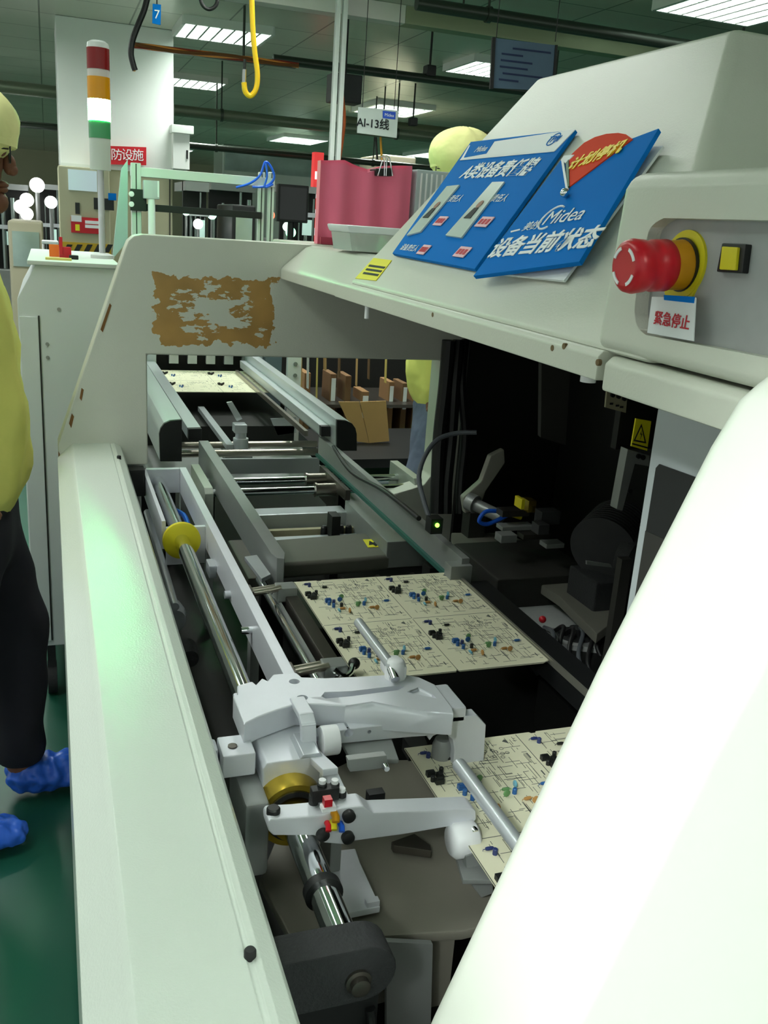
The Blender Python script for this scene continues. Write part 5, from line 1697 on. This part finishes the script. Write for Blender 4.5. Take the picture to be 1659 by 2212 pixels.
# notice
no = thing('hanging_notice', P(1135, 195, y=4.2), 'blue-grey notice sheet in a dark frame hanging under the black pipe', 'notice')
MB().prism([P(px, py, y=4.2) for px, py in ((1070, 82), (1203, 98), (1195, 197), (1064, 190))], (0, .006, 0)).build('notice_sheet', mat('notice_blue', (84, 104, 128), .5, var=.15), no)
for q in (((1064, 80), (1071, 80), (1066, 192), (1059, 192)), ((1200, 97), (1205, 97), (1199, 165), (1195, 165))):
    MB().prism([P(px, py, y=4.195) for px, py in q], (0, .012, 0)).build('notice_frame', blackp, no)
for j, (x0, x1) in enumerate(((1108, 1190), (1084, 1130), (1082, 1150), (1080, 1140), (1086, 1172), (1078, 1120))):
    yy = 98 + j * 14
    k = .12
    MB().prism([P(x0, yy + (x0 - 1070) * k, y=4.198), P(x1, yy + (x1 - 1070) * k, y=4.198), P(x1, yy + 4 + (x1 - 1070) * k, y=4.198), P(x0, yy + 4 + (x0 - 1070) * k, y=4.198)], (0, .004, 0)).build('printed_line', mat('notice_ink', (34, 46, 84), .6), no)
for px in (1072, 1200):
    c = P(px, 90, y=4.2)
    MB().cyl((c.x, 4.203, c.z), (c.x, 4.203, CEIL_Z), .002, n=6).build('notice_wire', cableb, no)
# dark clips under the ceiling
for px, py, yy, lb in ((928, 152, 6.3, 'dark pipe clamp on the black pipe left of the notice'), (892, 262, 8.5, 'dark two-legged clamp under the olive beam')):
    c = P(px, py, y=yy)
    k = thing('pipe_clamp', c, lb, 'clamp')
    MB().box(c.x - .035, c.x + .035, yy - .04, yy + .04, c.z - .04, c.z + .03).build('clamp_body', blackp, k, bevel=.01)
    MB().cyl((c.x, yy, c.z), (c.x, yy, CEIL_Z), .008, n=8).build('clamp_rod', blackp, k)

# ------------------------------------------------------------------ machines far down the hall
LBL = [((400, 395, 452, 522), 5.6, 'far machine with glass tubes left of the dark monitor', 1), ((455, 400, 552, 520), 6.6, 'far machine with lit chambers behind the aluminium frame', 1),
       ((610, 405, 690, 520), 7.6, 'far machine with a red lit panel left of the pink foam', 0), ((-40, 400, 60, 640), 9.5, 'pale machine far down the left aisle', 0), ((24, 480, 92, 640), 8.2, 'pale beige cabinet far down the left aisle', 2),
       ((90, 400, 128, 600), 10.5, 'narrow far machine beside the column', 0), ((480, 330, 690, 420), 14, 'wide silver machine row far back in the middle', 3), ((820, 340, 900, 420), 10, 'white far machine hood behind the binder clip', 2)]
rnd = random.Random(5)
for (q, yy, lb, kd) in LBL:
    a, e = P(q[0], q[3], y=yy), P(q[2], q[1], y=yy)
    r = thing('far_machine', ((a.x + e.x) / 2, yy + .4, 0), lb, 'machine')
    base_m = {0: alud, 1: alud, 2: mat('far_beige', (176, 170, 148), .6), 3: mat('far_silver', (150, 165, 155), .3, .7)}[kd]
    if kd in (2, 3):
        MB().box(a.x, e.x, yy, yy + .8, 0, e.z).build('machine_body', base_m, r, bevel=.02)
        MB().box(a.x + .03, e.x - .03, yy - .01, yy + .01, e.z - .35, e.z - .08).build('machine_window', glass, r)
    else:
        zt_ = e.z
        MB().box(a.x, e.x, yy, yy + .8, 0, max(.9, a.z)).build('machine_body', base_m, r, bevel=.02)
        MB().box(a.x, e.x, yy + .1, yy + .14, .9, zt_).build('machine_back', dark, r)
        MB().box(a.x, e.x, yy, yy + .5, zt_ - .05, zt_).build('machine_top', base_m, r)
        zm = (max(.9, a.z) + zt_) / 2
        MB().box(a.x, e.x, yy - .02, yy + .02, zm - .02, zm + .015).build('machine_rail', alum, r)
        MB().box(a.x + (e.x - a.x) * .55, a.x + (e.x - a.x) * .8, yy - .03, yy + .0, zm - .16, zm - .04).build('machine_display', mat('display_pale', (170, 200, 190), .3, emit=.35), r)
        n = 5
        for i in range(n):
            xx = a.x + (e.x - a.x) * (i + .5) / n
            zz0 = max(.9, a.z)
            MB().cyl((xx, yy + .05, zz0), (xx, yy + .05, zt_ - .05 - rnd.uniform(0, .45) * (zt_ - zz0)), (e.x - a.x) / n * rnd.uniform(.12, .36)).build('glass_tube', mat('bright_tube', (120, 132, 128), .15, .8), r)
for (px, py, yy, rr, colr, lb) in ((58, 432, 9.3, .06, (255, 255, 255), 'bright round machine lamp far down the left aisle, upper'), (80, 400, 9.35, .065, (255, 255, 255), 'bright machine lamp far down the left aisle, highest'), (45, 447, 9.2, .06, (255, 255, 250), 'small bright machine lamp far down the left aisle'),
                                   (58, 462, 9.1, .055, (255, 255, 250), 'bright machine lamp far down the left aisle, lowest'), (428, 484, 5.5, .028, (255, 252, 250), 'small white lamp glowing inside a far machine'), (458, 464, 6.4, .03, (180, 255, 220), 'small green lamp glowing inside a far machine'),
                                   (402, 458, 5.5, .02, (190, 255, 210), 'tiny green lamp on the far glass tubes'), (620, 490, 6.5, .03, (220, 255, 235), 'white lamp low beside the dark monitor'), (628, 502, 6.4, .035, (150, 255, 190), 'green lamp low beside the dark monitor'),
                                   (585, 465, 7.0, .03, (255, 90, 60), 'small red lamp left of the dark monitor'), (110, 437, 10.2, .06, (250, 255, 250), 'bright square lamp beside the column')):
    c = P(px, py, y=yy)
    l = thing('machine_lamp', c, lb, 'lamp', 'glowing lamps on far machines')
    MB().ball(c, rr).build('lamp_glass', mat('lamp_%d_%d_%d' % colr, colr, .4, emit=2.2), l)
    MB().cyl((c.x, yy, 0), (c.x, yy, c.z - rr * .8), min(.02, rr * .3), n=10).build('lamp_stem', alud, l)
mo = thing('monitor', P(640, 440, y=5.8), 'dark monitor between the aluminium frame and the pink foam', 'monitor')
p0, p1 = P(598, 478, y=5.8), P(668, 402, y=5.8)
MB().box(p0.x, p1.x, 5.8, 5.85, p0.z, p1.z).build('screen_case', blackp, mo, bevel=.006)
MB().box(p0.x + .015, p1.x - .015, 5.795, 5.801, p0.z + .015, p1.z - .015).build('screen', mat('screen_dark', (30, 34, 36), .15), mo)
MB().cyl(((p0.x + p1.x) / 2, 5.84, .9), ((p0.x + p1.x) / 2, 5.84, p0.z), .02).build('stand', blackp, mo)
MB().box(p0.x, p1.x, 5.75, 6.0, .86, .90).build('stand_shelf', alud, mo)
MB().box(p0.x + .05, p1.x - .05, 5.78, 5.98, 0, .86).build('stand_column', darkg, mo)
bd = thing('dark_cabinet', P(540, 500, y=6.0), 'dark glossy cabinet right of the far lit chambers', 'cabinet')
p0, p1 = P(500, 520, y=5.2), P(553, 445, y=5.2)
MB().box(p0.x, p1.x, 5.2, 5.7, 0, p1.z).build('cabinet_body', blackp, bd, bevel=.01)
MB().box(p0.x + .02, p1.x - .02, 5.19, 5.201, p0.z - .2, p1.z - .03).build('cabinet_glass', glass, bd)
rl = thing('red_light_board', P(682, 430, y=9), 'red and white lit board far behind the pink foam', 'sign')
p0, p1 = P(672, 520, y=9), P(700, 330, y=9)
MB().box(p0.x, p1.x, 9, 9.1, .4, p1.z).build('board_body', mat('lit_red', (220, 60, 60), .4, emit=.5), rl)
for xx in (p0.x + .02, p1.x - .02):
    MB().cyl((xx, 9.05, 0), (xx, 9.05, .4), .015, n=10).build('board_leg', alud, rl)
for i in range(4):
    z_ = p0.z + .05 + i * .17
    MB().box(p0.x + .01, p1.x - .01, 8.99, 9.0, z_, z_ + .07).build('white_band', mat('lit_white', (245, 235, 235), .4, emit=.6), rl)
so = thing('stool', P(108, 540, y=6.5), 'white topped stool in the left aisle before the column', 'stool')
c = P(108, 520, y=6.5)
MB().box(c.x - .05, c.x + .05, 6.45, 6.62, c.z - .02, c.z).build('stool_top', nylon, so, bevel=.006)
for dx in (-.04, .04):
    for dy in (6.47, 6.60):
        MB().cyl((c.x + dx, dy, 0), (c.x + dx, dy, c.z - .02), .008).build('leg', chrome, so)
